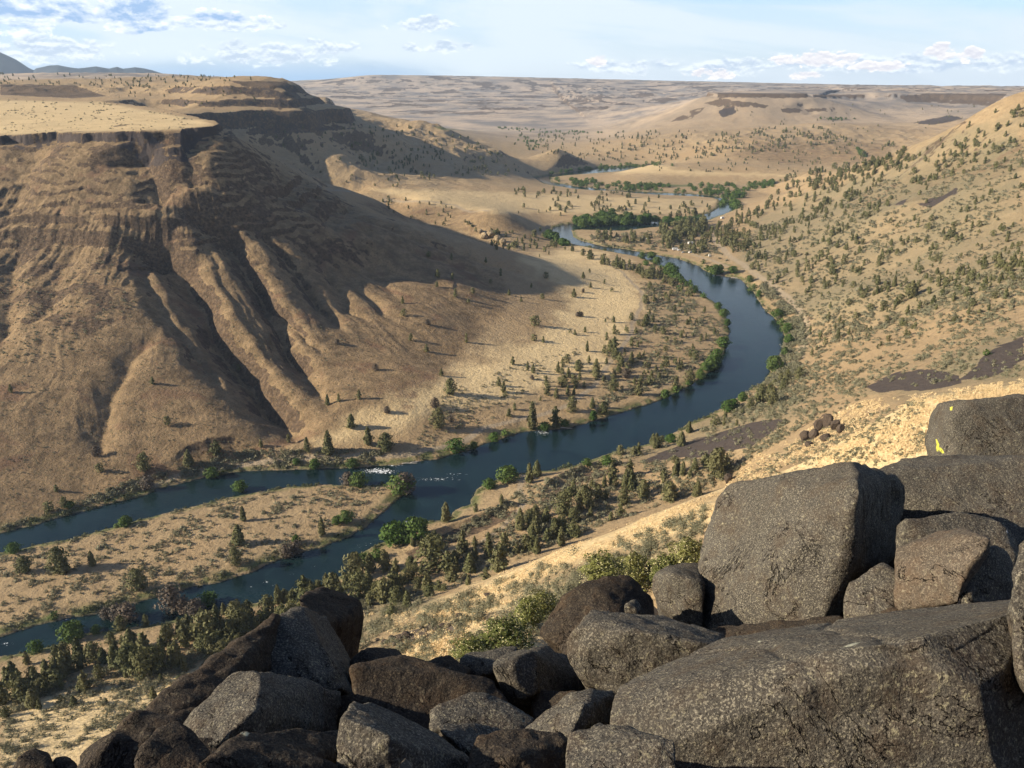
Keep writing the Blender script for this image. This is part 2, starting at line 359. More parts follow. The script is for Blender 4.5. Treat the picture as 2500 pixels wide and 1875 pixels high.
def sampleZ(Zg,x,y):
    r=np.hypot(x,y+12.0); th=np.arctan2(x,y+12.0)
    fi=np.interp(np.log(np.maximum(r,RR[0])),LRR,np.arange(nR)); fj=np.clip((th-TH[0])/(TH[1]-TH[0]),0,nT-1.001)
    fi=np.clip(fi,0,nR-1.001); i=fi.astype(int); j=fj.astype(int); a=fi-i; b=fj-j
    return (Zg[i,j]*(1-b)+Zg[i,j+1]*b)*(1-a)+(Zg[i+1,j]*(1-b)+Zg[i+1,j+1]*b)*a
Z=G.copy()
def region(mask):
    ii=np.nonzero(mask.any(1))[0]; jj=np.nonzero(mask.any(0))[0]
    return slice(ii[0],ii[-1]+1),slice(jj[0],jj[-1]+1)
# terraced basalt bands
def terrace(Zs,xs,ys,kin,kout,w,seed,amp):
    zz=Zs+fbm(xs,ys,70,4,seed)*amp
    return Zs+(np.interp(zz,kin,kout)-zz)*w
sl=region((Y>1350)&(Y<4600)&(X<350)&(RRG<5000)); x,y,z=X[sl],Y[sl],Z[sl]
w=sstep(1500,1620,y)*sstep(5500,4200,y)*sstep(200,-20,x-(y-1700)*0.05)
# corrugate the wall so the bands break into buttresses
zc=z+sstep(150,175,z)*fbm(x,y,160,4,5,ridge=True)*7*w
Z[sl]=terrace(zc,x,y,[0,135,163,171,196,203,210,217,224,300],[0,135,148,181,190,203,206,213,228,304],w*np.where(z<235,1,0.3),3,5)
sl=region((Y>560)&(Y<1080)&(X<-60)); x,y,z=X[sl],Y[sl],Z[sl]
w=sstep(-120,-190,x+ (y-900)*0.1)*0.9*sstep(-0.15,0.15,fbm(x,y,110,3,41)+0.08)
Z[sl]=terrace(z,x,y,[0,88,106,112,118,121,130,133,142,300],[0,88,99,113,116,124,127,135,142,300],w,23,6)
sl=region((Y>3000)&(Y<5200)&(X>600)); x,y,z=X[sl],Y[sl],Z[sl]
# mesa caps with a ragged columnar edge
RIMD=np.full(X.shape,1e4)
for cap,top,wd,rag,seed in ((capA,topA,2.6,2.2,51),(capD,topD,16.0,7.0,61),(capE,topE,18.0,9.0,71)):
    c=np.array(cap); m=(X>c[:,0].min()-150)&(X<c[:,0].max()+150)&(Y>c[:,1].min()-150)&(Y<c[:,1].max()+150)
    sl=region(m); x,y,z=X[sl],Y[sl],Z[sl]
    d,ins,_=poly_dist(x,y,cap); sd=np.where(ins,d,-d)
    sd=sd+fbm(x,y,rag*4,4,seed)*rag*1.3+fbm(x,y,90,3,seed+3)*rag*0.8
    S=sstep(-wd,0,sd)
    t=top(x,y)+fbm(x,y,150,4,seed+5)*2.0*sstep(0,60,sd)
    nz=np.where(sd>-wd, z+(t-z)*S, z)
    Z[sl]=nz; RIMD[sl]=np.minimum(RIMD[sl],np.abs(np.clip(sd,-1e3,1e3)+wd*0.6))
# drainage lines cut down the mesa face (traced on the surface itself)
GUL=[ # pixels, depth, half width
 ([(280,556),(340,570),(390,590),(429,614),(479,682),(506,754),(551,818),(606,876),(651,949),(692,989),(728,1053),(735,1085)],26,19),
 ([(393,443),(452,497),(505,530),(555,566),(585,610),(601,641),(633,696),(678,772),(714,849),(741,895),(791,962),(800,1010)],17,13),
 ([(560,500),(600,530),(633,556),(655,574),(705,632),(759,705),(814,777),(840,815)],10,10),
 ([(620,500),(700,570),(777,628),(820,690),(863,759),(917,790)],6,9),
 ([(640,480),(720,560),(800,620),(845,664),(899,718),(953,763),(1021,781)],5,9),
 ([(680,500),(800,590),(931,682),(1012,772)],3,11),
 ([(660,440),(760,520),(900,620),(1100,700),(1150,715)],3.5,13),
 ([(600,380),(680,450),(900,570),(1150,660),(1250,690)],3,12),
 ([(600,430),(700,520),(850,620),(1000,680)],3,12),
 ([(820,500),(950,560),(1150,625),(1320,680)],4,11),
 ([(390,780),(335,849),(280,944),(251,1012),(246,1084),(248,1120)],6,10),
 ([(60,560),(30,640),(20,720),(5,800),(0,900)],9,14),
 ([(180,560),(160,640),(120,740),(60,820)],6,14),
 ([(345,322),(352,350),(370,395),(385,440),(395,500)],22,28),
 ([(460,318),(455,350),(460,400),(470,460)],14,20),
 ([(90,345),(70,400),(40,470),(30,540)],8,18),
 ([(480,560),(520,620),(560,690),(620,790),(680,880)],3.5,6),([(330,600),(360,680),(420,780),(500,880),(560,960)],5,7),([(600,640),(660,720),(740,810),(800,870)],5,6),
 ([(540,640),(600,720),(660,820),(700,890)],3,6),
]
rock=np.zeros(X.shape,np.float32)
Gs=Z.copy()
def carve(px,dep,wid,Zg,grow=True):
    pts=castG(Gs,[p[0] for p in px],[p[1] for p in px])
    pts=pts[~np.isnan(pts[:,0])]
    if len(pts)<2: return
    sg=np.hypot(*(np.diff(pts[:,:2],axis=0).T)); cut=np.nonzero(sg>220 if pts[0,1]<1300 else sg>500)[0]
    if len(cut): pts=pts[:cut[0]+1]
    if len(pts)<2: return
    P2=pts[:,:2]
    m=(X>P2[:,0].min()-4*wid)&(X<P2[:,0].max()+4*wid)&(Y>P2[:,1].min()-4*wid)&(Y<P2[:,1].max()+4*wid)
    sl=region(m); x,y=X[sl],Y[sl]
    wx=x+fbm(x,y,40,3,91)*6; wy=y+fbm(x,y,40,3,93)*6
    d,_,t=poly_dist(wx,wy,P2,closed=False)
    e=np.minimum(1,t*5)*np.minimum(1,(1-t)*4)
    ti=np.clip(t,0,1)*(len(P2)-1); npx=np.interp(ti,np.arange(len(P2)),P2[:,0])
    ww=wid*(0.75+0.4*(1-t))*np.where(wx<npx,1.25,0.75)   # the wall towards the sun is the long one
    Zg[sl]-=dep*e*np.exp(-(d/ww)**1.4)
for px,dep,wid in GUL: carve(px,dep,wid,Z)
for px,dep,wid in [([(640,300),(700,350),(760,400),(800,440)],14,30),([(740,290),(820,350),(900,400),(960,430)],12,35),([(860,330),(930,370),(1010,405),(1060,420)],16,40),
   ([(560,310),(600,350),(660,400)],10,28),([(1150,340),(1200,370),(1290,410)],10,30),
   ([(1640,300),(1750,330),(1850,350),(1960,400)],12,60),([(2250,260),(2230,300),(2150,340),(2050,400)],14,60),([(1950,250),(2000,280),(2080,310)],12,50),
   ([(2400,420),(2250,520),(2050,620)],5,25),([(2480,520),(2300,620),(2100,740)],5,22),([(2490,640),(2300,740),(2120,850)],4,18),([(2300,330),(2200,420),(2050,520)],5,30)]:
    carve(px,dep,wid,Z)
# fine rills that fan out from the mesa corner
sl=region((Y>440)&(Y<1120)&(X<190)&(X>-620)&(Z<185)); x,y,z=X[sl],Y[sl],Z[sl]
cx,cy=-430.0,1080.0; ang=np.arctan2(x-cx,-(y-cy)); rad=np.hypot(x-cx,y-cy)
aw=ang*rad/60+fbm(x,y,120,3,301)*0.8
ri=fbm(ang*34+fbm(x,y,90,3,303)*1.2,rad/170,1.0,4,305,ridge=True)
wgt=sstep(10,30,z)*sstep(180,165,z)*sstep(180,90,x)
Z[sl]+=(ri-0.1)*(1.2+0.7*sstep(60,110,z))*wgt*sstep(-0.25,0.25,fbm(x,y,130,3,311))+fbm(x,y,9,5,307)*1.1*wgt*sstep(50,85,z)+fbm(x,y,30,5,309,ridge=True)*0.9*wgt*sstep(60,100,z)
# thin lava flows stepping down the upper face
sl=region((Y>560)&(Y<1080)&(X<-90)&(Z<184)&(Z>80)); x,y,z=X[sl],Y[sl],Z[sl]
lw=sstep(90,100,z)*sstep(180,172,z)*sstep(-0.15,0.2,fbm(x,y,60,4,331))
ph=(z+fbm(x,y,55,4,333)*11+fbm(x,y,15,3,335)*2.5)/8.0; fr_=ph-np.floor(ph)
Z[sl]+=(sstep(0.35,0.75,fr_)-fr_)*8.0*0.38*lw
# embankments of the old grade on the near bench
for px_,dp_,wd_ in (([(990,1345),(1060,1312),(1150,1275),(1230,1245),(1275,1235)],-5,5),([(1300,1222),(1360,1180),(1420,1150),(1480,1138),(1520,1134)],-5,5)): carve(px_,dp_,wd_,Z)
# river channel
sl=region((RRG<4300)&(RRG>150)&(G<60)); x,y=X[sl],Y[sl]
dl,il,_=poly_dist(x,y,riverW); di,ii,_=poly_dist(x,y,islandW)
wet=il&~ii
sdr=np.minimum(dl,di); sdr=np.where(wet,-sdr,sdr)
SDR=np.full(X.shape,1e3); SDR[sl]=sdr
sd2=sdr+fbm(x,y,12,3,7)*2.0
lim=0.5+np.maximum(sd2,0)*0.15+0.018*np.maximum(sd2,0)**2
zz=np.minimum(Z[sl],np.where(sd2<70,lim,1e9))
zz=np.maximum(zz,np.minimum(1.0,0.4+np.maximum(sd2,0)*0.1))
Z[sl]=np.where(sd2>0,zz,np.maximum(-3.0,sd2*0.5))
# general relief, growing with height above the river
hw=sstep(6,45,Z)*sstep(0,30,SDR)
onA=np.zeros(X.shape,bool)
flatA=sstep(8,30,RIMD)*(Z>180)*(RIMD<1e3)
far=sstep(1500,3200,RRG)
hw2=hw*(1-0.75*flatA)*sstep(60,160,RRG)
sl=region(RRG>60); x,y=X[sl],Y[sl]
rel=fbm(x,y,45,5,101)*1.7+fbm(x,y,140,3,111)*2.6*sstep(20,80,Z[sl])
Z[sl]+=rel*hw2[sl]*np.where((y<1120)&(x<190)&(Z[sl]<185),0.45,1.0)
sl=region(RRG>1500); x,y=X[sl],Y[sl]
k=far[sl]*np.where((x<400)&(y<9000),0.3,1.0)*sstep(20,70,Z[sl])*(1-sstep(0,1,(RIMD[sl]<1e3)*(Z[sl]>172)*1.0))
plate=sstep(8300,9200,y)
Z[sl]+=(fbm(x,y,85,5,151,ridge=True)-0.1)*7*sstep(22,60,Z[sl])*sstep(1500,1700,RRG[sl])*sstep(3400,2600,y)*sstep(0,60,SDR[sl])*(Z[sl]<150)
Z[sl]+=(fbm(x,y,230,5,153,ridge=True)-0.15)*20*sstep(1850,2050,y)*sstep(2800,2500,y)*sstep(420,250,x)*sstep(-760,-600,x)*sstep(40,70,Z[sl])*sstep(150,110,Z[sl])*sstep(20,120,SDR[sl])
Z[sl]+=(fbm(x,y,420,5,121,ridge=True)*22*sstep(2600,5000,y)*(1-plate)*(1+1.0*sstep(5500,7500,y)*sstep(900,-800,x-1000))+fbm(x,y,220,4,131)*5)*k
sl=region(RRG<2600); x,y=X[sl],Y[sl]
Z[sl]+=(fbm(x,y,7,4,141)*0.28+fbm(x,y,16,3,143)*0.3)*sstep(1.2,6,Z[sl])*sstep(0,10,SDR[sl])*(1-0.4*flatA[sl])
print('relief',time.time()-T0)
# ------------------------------------------------------------------ grid normals / slope
def gridmesh(name,Xg,Yg,Zg,attrs,mat):
    a,b=Xg.shape
    me=D.meshes.new(name)
    co=np.empty((a*b,3),np.float32); co[:,0]=Xg.ravel(); co[:,1]=Yg.ravel(); co[:,2]=Zg.ravel()
    me.vertices.add(a*b); me.vertices.foreach_set('co',co.ravel())
    idx=np.arange(a*b,dtype=np.int32).reshape(a,b)
    q=np.stack([idx[:-1,:-1],idx[:-1,1:],idx[1:,1:],idx[1:,:-1]],-1).reshape(-1,4)
    me.loops.add(q.size); me.loops.foreach_set('vertex_index',q.ravel())
    me.polygons.add(len(q)); me.polygons.foreach_set('loop_start',np.arange(0,q.size,4,dtype=np.int32))
    me.polygons.foreach_set('use_smooth',np.ones(len(q),bool))
    me.update(calc_edges=True)
    for k,vv in attrs.items():
        at=me.attributes.new(k,'FLOAT','POINT'); at.data.foreach_set('value',np.ascontiguousarray(vv,np.float32).ravel())
    if mat: me.materials.append(mat)
    o=D.objects.new(name,me); COL.objects.link(o); return o
# ------------------------------------------------------------------ ground cover masks
def normals(Xg,Yg,Zg):
    ax=np.gradient(Xg,axis=0);ay=np.gradient(Yg,axis=0);az=np.gradient(Zg,axis=0)
    bx=np.gradient(Xg,axis=1);by=np.gradient(Yg,axis=1);bz=np.gradient(Zg,axis=1)
    nx=by*az-bz*ay; ny=bz*ax-bx*az; nz=bx*ay-by*ax
    L=np.sqrt(nx*nx+ny*ny+nz*nz)+1e-9
    s=np.sign(nz); return nx*s/L,ny*s/L,nz*s/L
nx_,ny_,nz_=normals(X,Y,Z)
U,V,DEP=proj(X,Y,Z)
wz1=vnoise(X/30,Y/30,3)+0.5*vnoise(X/11,Y/11,5); wz2=vnoise(X/30+40,Y/30,9)+0.5*vnoise(X/11,Y/11+30,15)
def mask(polys,rlo,rhi,soft=14,warp=16):
    """ground between two ranges that the photograph shows inside an outline, with an uneven edge"""
    out=np.zeros(X.shape,np.float32)
    for poly in polys:
        p=np.array(poly,float)
        m=(RRG>rlo)&(RRG<rhi)&(U>p[:,0].min()-40)&(U<p[:,0].max()+40)&(V>p[:,1].min()-40)&(V<p[:,1].max()+40)
        if not m.any(): continue
        uu=U[m]+wz1[m]*warp; vv=V[m]+wz2[m]*warp*0.6
        d,ins,_=poly_dist(uu,vv,p); sd=np.where(ins,d,-d)
        out[m]=np.maximum(out[m],sstep(-soft,soft,sd))
    return out
slope=np.degrees(np.arccos(np.clip(nz_,-1,1)))
nA=fbm(X,Y,26,5,201); nB=fbm(X,Y,9,4,211); nC=fbm(X,Y,90,4,221)
rock=sstep(np.where(RRG<500,48,37),np.where(RRG<500,60,48),slope+nB*9)
# basalt bands on the mesa face, dark talus below the rim
faceA=((Y>500)&(Y<1080)&(X<-60)&(Z>60))
rock=np.maximum(rock,faceA*sstep(0.02,0.25,nA+0.35*np.exp(-((Z-116)/14.0)**2)+0.32*np.exp(-((Z-172)/12.0)**2)-0.27+0.35*nB)*0.7)
rock=np.maximum(rock,mask([[(0,580),(230,570),(330,650),(330,760),(240,820),(60,800),(0,760)]],500,1200,30,30)*sstep(-0.02,0.2,nA+nB*0.5)*0.9)
rock=np.maximum(rock,0.95*(Y<1500)*(RIMD<14)*(slope>30)*(Z>150)*(RRG<2000))
rock=np.maximum(rock,mask([[(985,1350),(1080,1303),(1200,1256),(1280,1240),(1275,1258),(1130,1318),(1010,1366)],[(1300,1228),(1400,1166),(1480,1143),(1500,1152),(1400,1192),(1320,1240)]],250,700,6,8)*0.8)
bB=(Y>1500)&(Y<2700)&(X<300)&(Z>140)
rock=np.maximum(rock,bB*sstep(22,32,slope+nA*14)*0.9)
rock=np.maximum(rock,mask([[(0,205),(180,208),(260,235),(180,240),(0,232)],[(560,197),(700,199),(745,250),(715,245),(690,215),(600,212)]],1500,4500,3,3)*0.9)
rock=np.maximum(rock,mask([[(1755,228),(1970,229),(1970,240),(1755,238)],[(1715,252),(1760,241),(1880,256),(1870,263),(1750,260)],[(1752,277),(1775,257),(1797,262),(1780,281)],[(1634,298),(1690,266),(1722,262),(1690,291)],[(1905,265),(2040,263),(2040,271),(1910,275)],[(2195,238),(2260,229),(2455,230),(2420,259),(2340,253),(2210,248)],[(1985,232),(2200,231),(2200,236),(1985,238)]],2900,6000,2,4)*sstep(-0.5,-0.1,nC+nA*0.6)*0.95)
rock=np.maximum(rock,mask([[(1752,227),(1972,228),(1972,238),(1752,237)],[(1985,231),(2200,230),(2200,236),(1985,237)],[(2195,236),(2260,228),(2458,229),(2440,247),(2340,246),(2210,243)]],2900,6000,1.5,2))
rock=np.maximum(rock,mask([[(1950,1060),(1990,1010),(2050,1020),(2060,1060),(2010,1090),(1960,1090)]],120,600,8,14)*sstep(-0.1,0.1,nB))
rock=np.maximum(rock,sstep(0.2,0.45,nA+0.2*nC)*sstep(30,80,Z)*(RRG<1500)*0.42*(RRG>380))
faru=sstep(3800,6000,RRG)
rock=np.maximum(rock,faru*sstep(-0.02,0.16,fbm(X,Y,330,5,231)*0.8+fbm(X,Y*2.2,90,4,233)*0.5)*0.75)
rock=np.maximum(rock,faru*sstep(13,22,slope)*0.9)
scree=mask([[(1560,1128),(1700,1070),(1830,1032),(1905,1025),(1900,1045),(1840,1090),(1750,1112),(1640,1122)],
  [(2110,945),(2180,910),(2260,897),(2340,915),(2350,935),(2280,950),(2150,960)],[(2340,925),(2430,850),(2500,825),(2500,880),(2420,920)],
  [(2165,505),(2215,485),(2200,500)],[(2245,500),(2330,460),(2340,470),(2270,505)],[(950,1555),(1110,1515),(1120,1535),(980,1580)]],60,1800,5,9)
scree=np.maximum(scree,mask([[(2230,300),(2320,280),(2350,290),(2280,305)],[(1750,270),(1790,262),(1800,275),(1765,288)]],2500,4500,3,4))
track=mask([[(1588,640),(1615,650),(1650,690),(1625,690),(1600,660)]],500,2000,2,2)*0
def line(px,wid,rlo=100,rhi=5000,Zs=None):
    pts=castG(Z,[p[0] for p in px],[p[1] for p in px]); pts=pts[~np.isnan(pts[:,0])][:,:2]
    m=(X>pts[:,0].min()-30)&(X<pts[:,0].max()+30)&(Y>pts[:,1].min()-30)&(Y<pts[:,1].max()+30)
    sl=region(m); d,_,t=poly_dist(X[sl]+wz1[sl]*1.5,Y[sl]+wz2[sl]*1.5,pts,closed=False)
    return sl,d
track=np.zeros(X.shape,np.float32)
TR=[([(1473,640),(1520,665),(1553,700),(1570,720),(1560,760),(1545,790),(1540,815),(1515,850),(1480,895),(1440,950),(1400,985),(1330,1010),(1240,1030),(1180,1045),(1120,1085),(1000,1108),(880,1115),(720,1115),(560,1138),(450,1160),(380,1185)],3.0),
    ([(1744,587),(1780,625),(1816,646),(1875,687),(1920,723),(1952,759),(1966,813),(1952,876)],5.5),
    ([(1740,560),(1744,587)],4.0),([(1690,620),(1735,635),(1775,650)],3.5),
    ([(777,452),(850,467),(940,484),(1021,492),(1110,500),(1190,515)],4.5),
    ([(1275,1160),(1268,1200),(1280,1225),(1265,1250),(1180,1320)],2.2)]
for px,wd in TR:
    sl,d=line(px,wd); track[sl]=np.maximum(track[sl],sstep(wd,wd*0.5,d))
green=np.exp(-(np.abs(SDR-2)/4.0)**2)*(SDR>-2)*(Z<6)*sstep(-0.3,0.2,nB+0.1)
green=np.maximum(green,mask([[(980,1110),(1060,1080),(1130,1085),(1080,1110),(1000,1130)],[(1717,659),(1760,640),(1800,655),(1810,680),(1753,673)]],300,1400,6,10)*sstep(-0.1,0.2,nB))
green=np.maximum(green,mask([[(1060,309),(1200,311),(1260,318),(1180,321),(1080,317)],[(1560,449),(1690,451),(1700,456),(1580,456)]],1500,6000,2,1.5))
straw=mask([[(960,1560),(1200,1470),(1400,1440),(1300,1600),(1000,1700)],[(1000,1500),(1230,1395),(1400,1330),(1580,1262),(1750,1200),(1850,1110),(2100,980),(2268,960),(2500,930),(2500,1100),(1800,1260),(1500,1330),(1250,1440),(1050,1500)],[(0,1650),(100,1700),(400,1640),(500,1620),(400,1720),(250,1900),(0,1900)],[(980,1610),(1120,1545),(1180,1580),(1050,1650)]],40,345,20,30)
straw=np.maximum(straw,0.95*mask([[(1270,640),(1420,600),(1500,640),(1560,700),(1560,760),(1500,830),(1480,900),(1300,960),(1100,1000),(900,1060),(760,1080),(900,1000),(1150,900),(1350,800),(1400,720)]],400,1500,25,30))
straw=np.maximum(straw,0.8*mask([[(0,245),(250,250),(500,296),(520,305),(430,316),(200,322),(0,330),(-600,330),(-600,240)]],600,1900,4,3))
straw=np.maximum(straw,0.7*mask([[(900,460),(1250,470),(1750,490),(1720,520),(1200,520),(1000,488)],[(1650,415),(1950,430),(1500,424),(1580,385)]],1300,2600,6,6))
sage=0.8*mask([[(1180,1480),(1400,1400),(1600,1330),(1700,1290),(1700,1400),(1400,1480),(1250,1560)],[(2100,960),(2500,800),(2500,950),(2200,970)],[(1800,640),(1850,520),(2050,440),(2300,330),(2500,270),(2500,720),(2100,800),(1990,800)],[(1500,1100),(1800,990),(2000,960),(1950,1010),(1600,1120)],[(700,1540),(1000,1420),(1100,1470),(800,1600)]],40,1600,25,30)
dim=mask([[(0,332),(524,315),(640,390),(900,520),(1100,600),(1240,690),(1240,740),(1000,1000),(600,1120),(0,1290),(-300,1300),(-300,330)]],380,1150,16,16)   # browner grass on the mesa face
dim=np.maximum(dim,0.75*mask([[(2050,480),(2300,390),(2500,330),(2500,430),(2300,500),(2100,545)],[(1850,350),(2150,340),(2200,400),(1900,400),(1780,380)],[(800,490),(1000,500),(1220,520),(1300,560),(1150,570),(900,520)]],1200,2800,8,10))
print('masks',time.time()-T0)

def attr(nt,name):
    a=nt.nodes.new('ShaderNodeAttribute'); a.attribute_name=name; return a.outputs['Fac']
def newmat(name):
    m=D.materials.new(name); m.use_nodes=True; nt=m.node_tree
    p=nt.nodes['Principled BSDF']; p.inputs['Roughness'].default_value=0.9
    p.inputs['Specular IOR Level'].default_value=0.15
    return m,nt,p
def bump(nt,h,strength,dist,prev=None):
    b=nt.nodes.new('ShaderNodeBump'); b.inputs['Strength'].default_value=strength; b.inputs['Distance'].default_value=dist
    nt.links.new(h,b.inputs['Height'])
    if prev is not None: nt.links.new(prev,b.inputs['Normal'])
    return b.outputs[0]
M={}
m,nt,p=newmat('ground'); M['ground']=m
geo=nt.nodes.new('ShaderNodeNewGeometry'); pos=geo.outputs['Position']
nf=noise(nt,pos,0.55,4,0.6); nm=noise(nt,pos,0.09,5,0.6); nl=noise(nt,pos,0.012,4,0.55); nxs=noise(nt,pos,1.6,3,0.6)
base=mix(nt,maprange(nt,nm,0.35,0.65),(0.29,0.21,0.12),(0.40,0.295,0.17))
base=mix(nt,maprange(nt,nl,0.4,0.65),base,(0.35,0.245,0.135))
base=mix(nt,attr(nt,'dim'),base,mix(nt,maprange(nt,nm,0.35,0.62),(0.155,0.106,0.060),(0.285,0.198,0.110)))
strawc=mix(nt,maprange(nt,nf,0.35,0.65),(0.52,0.39,0.205),(0.72,0.56,0.32))
base=mix(nt,mth(nt,'MULTIPLY',attr(nt,'straw'),maprange(nt,noise(nt,pos,0.02,6,0.65,0.6),0.36,0.5,0.68,1.0)),base,strawc)
sagec=mix(nt,maprange(nt,nf,0.4,0.6),(0.145,0.132,0.08),(0.275,0.24,0.15))
base=mix(nt,mth(nt,'MULTIPLY',attr(nt,'sage'),maprange(nt,nl,0.35,0.6,0.35,0.95)),base,sagec)
# scattered low bushes and tussocks too small to model
tus=maprange(nt,mth(nt,'ADD',mth(nt,'MULTIPLY',nf,0.6),mth(nt,'MULTIPLY',nxs,0.4)),0.52,0.60,0,1,True)
tusf=mth(nt,'MULTIPLY',tus,mth(nt,'ADD',mth(nt,'SUBTRACT',0.5,mth(nt,'MULTIPLY',attr(nt,'straw'),0.35)),mth(nt,'MULTIPLY',attr(nt,'dim'),0.25)))
base=mix(nt,tusf,base,(0.115,0.095,0.052))
reddish=maprange(nt,noise(nt,pos,0.03,5,0.6,0.5),0.55,0.68,0,0.6,True)
base=mix(nt,mth(nt,'MULTIPLY',reddish,attr(nt,'dim')),base,(0.17,0.095,0.06))
gr=mix(nt,nf,(0.05,0.075,0.025),(0.12,0.15,0.05))
base=mix(nt,mth(nt,'MULTIPLY',attr(nt,'green'),0.85),base,gr)
rk=noise(nt,pos,0.35,6,0.65)
rockc=ramp(nt,rk,[(0.3,(0.03,0.021,0.016)),(0.5,(0.09,0.062,0.042)),(0.7,(0.19,0.13,0.08))])
farc=mix(nt,maprange(nt,noise(nt,pos,0.0035,7,0.65),0.42,0.6),(0.43,0.34,0.255),(0.20,0.18,0.165))  # pale far rock, with part of the distance haze put into its colour
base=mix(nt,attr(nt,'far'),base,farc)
# streaky mask so rock breaks through the grass
rf=mth(nt,'ADD',attr(nt,'rock'),mth(nt,'MULTIPLY',mth(nt,'SUBTRACT',noise(nt,pos,0.22,6,0.7),0.5),1.1))
base=mix(nt,maprange(nt,rf,0.36,0.66,0,0.9,True),base,rockc)
scr=mix(nt,nxs,(0.028,0.023,0.023),(0.095,0.075,0.068))
scf=maprange(nt,mth(nt,'ADD',attr(nt,'scree'),mth(nt,'MULTIPLY',mth(nt,'SUBTRACT',noise(nt,pos,0.12,6,0.75),0.5),1.7)),0.35,0.6,0,0.95,True)
base=mix(nt,mth(nt,'MULTIPLY',scf,mth(nt,'GREATER_THAN',attr(nt,'scree'),0.03)),base,scr)
base=mix(nt,mth(nt,'MULTIPLY',attr(nt,'track'),0.85),base,(0.33,0.265,0.185))
gravel=mix(nt,nf,(0.11,0.09,0.07),(0.2,0.16,0.12))
base=mix(nt,attr(nt,'bed'),base,gravel)
nt.links.new(base,p.inputs['Base Color'])
b1=bump(nt,noise(nt,pos,0.28,6,0.7),1.0,2.1)
b2=bump(nt,nxs,0.6,0.35,b1)
nt.links.new(b2,p.inputs['Normal'])
bed=sstep(1.0,-0.5,Z)*(SDR<3)
rock=np.maximum(rock,sstep(40,30,RRG)); scree=np.maximum(scree,sstep(36,30,RRG)); scree=np.maximum(scree,0.9*(Y<1500)*(RIMD<9)*(slope>28)*(Z>150)*(RRG<2000)*sstep(-0.5,-0.1,nB)); scree=np.maximum(scree,0.5*bB*sstep(28,38,slope+nA*8)); dim=np.maximum(dim,0*dim)  # ground under the pile coloured dark, as shade in the boulder gaps
for a_ in (rock,): np.clip(a_,0,1,out=a_)
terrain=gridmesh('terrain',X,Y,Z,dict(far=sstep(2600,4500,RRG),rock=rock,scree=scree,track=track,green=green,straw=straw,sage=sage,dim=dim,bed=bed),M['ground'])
terrain['kind']='structure'

# ------------------------------------------------------------------ river water
foam=np.zeros(1)
wx=np.arange(-900,1100,2.6); 
ra=logs(300,2700,.006); tb=np.radians(np.linspace(-50,42,900))
lw,tw=np.meshgrid(ra,tb,indexing='ij'); Xw=lw*np.sin(tw); Yw=lw*np.cos(tw)-12
dl,il,_=poly_dist(Xw,Yw,riverW); di,ii,_=poly_dist(Xw,Yw,islandW)
foam=np.zeros(Xw.shape)
for u,v,ru,rv,k in [(925,1150,70,12,1.0),(1060,1170,110,9,0.8),(1110,1158,60,7,0.75),(1075,1225,40,22,0.6),(1010,1275,45,22,0.75),(890,1330,60,22,0.6),(1325,1055,30,12,0.9),(597,1411,9,6,0.75),(648,1422,16,9,0.85),(617,1434,20,8,0.72),(670,1430,12,7,0.7),(18,1572,26,10,0.8),(300,1540,60,10,0.5),(480,1480,60,10,0.5),(760,1385,50,12,0.55),(60,1560,50,10,0.6),(140,1545,50,8,0.5),(700,1400,50,14,0.55),(560,1466,12,6,0.8),(395,1470,14,5,0.8),(1730,700,40,10,0.35),(1800,705,20,6,0.7),(165,1512,10,6,0.9),(960,1135,40,6,1.0),(1040,1128,30,4,0.7)]:
    uu,vv,_=proj(Xw,Yw,0*Xw); foam=np.maximum(foam,k*np.exp(-((uu-u)/ru)**2-((vv-v)/rv)**2))
m,nt,p=newmat('river_water'); M['water']=m
p.inputs['Roughness'].default_value=0.09; p.inputs['IOR'].default_value=1.33; p.inputs['Specular IOR Level'].default_value=0.5
geo=nt.nodes.new('ShaderNodeNewGeometry'); pos=geo.outputs['Position']
mp=nt.nodes.new('ShaderNodeMapping'); mp.inputs['Scale'].default_value=(1,1,1); nt.links.new(pos,mp.inputs[0])
n1=noise(nt,mp.outputs[0],0.45,5,0.6,0.3); n2=noise(nt,pos,0.05,4,0.6,1.0); n3=noise(nt,pos,1.5,3,0.6)
wc=mix(nt,maprange(nt,n2,0.35,0.65),(0.004,0.012,0.013),(0.009,0.023,0.024))
ff=mth(nt,'ADD',attr(nt,'foam'),mth(nt,'MULTIPLY',mth(nt,'SUBTRACT',noise(nt,pos,0.7,5,0.7,0.6),0.5),2.2))
fm=maprange(nt,ff,0.86,1.0,0,1,True)
fm=mth(nt,'MULTIPLY',fm,maprange(nt,attr(nt,'foam'),0.12,0.35))
wc=mix(nt,fm,wc,(0.75,0.78,0.8)); nt.links.new(wc,p.inputs['Base Color'])
nt.links.new(maprange(nt,fm,0,1,0.09,0.8),p.inputs['Roughness'])
bb=bump(nt,n1,0.32,0.5); bb=bump(nt,n3,0.3,0.10,bb); nt.links.new(bb,p.inputs['Normal'])
river=gridmesh('river_water',Xw,Yw,0*Xw,dict(foam=foam),M['water']); river['kind']='structure'
# keep only the faces near the channel
import bmesh
bm=bmesh.new(); bm.from_mesh(river.data)
sdw=np.where(il&~ii,-1,np.minimum(dl,di)).ravel(); bm.verts.ensure_lookup_table()
bmesh.ops.delete(bm,geom=[v for v in bm.verts if sdw[v.index]>14],context='VERTS'); bm.to_mesh(river.data); bm.free()

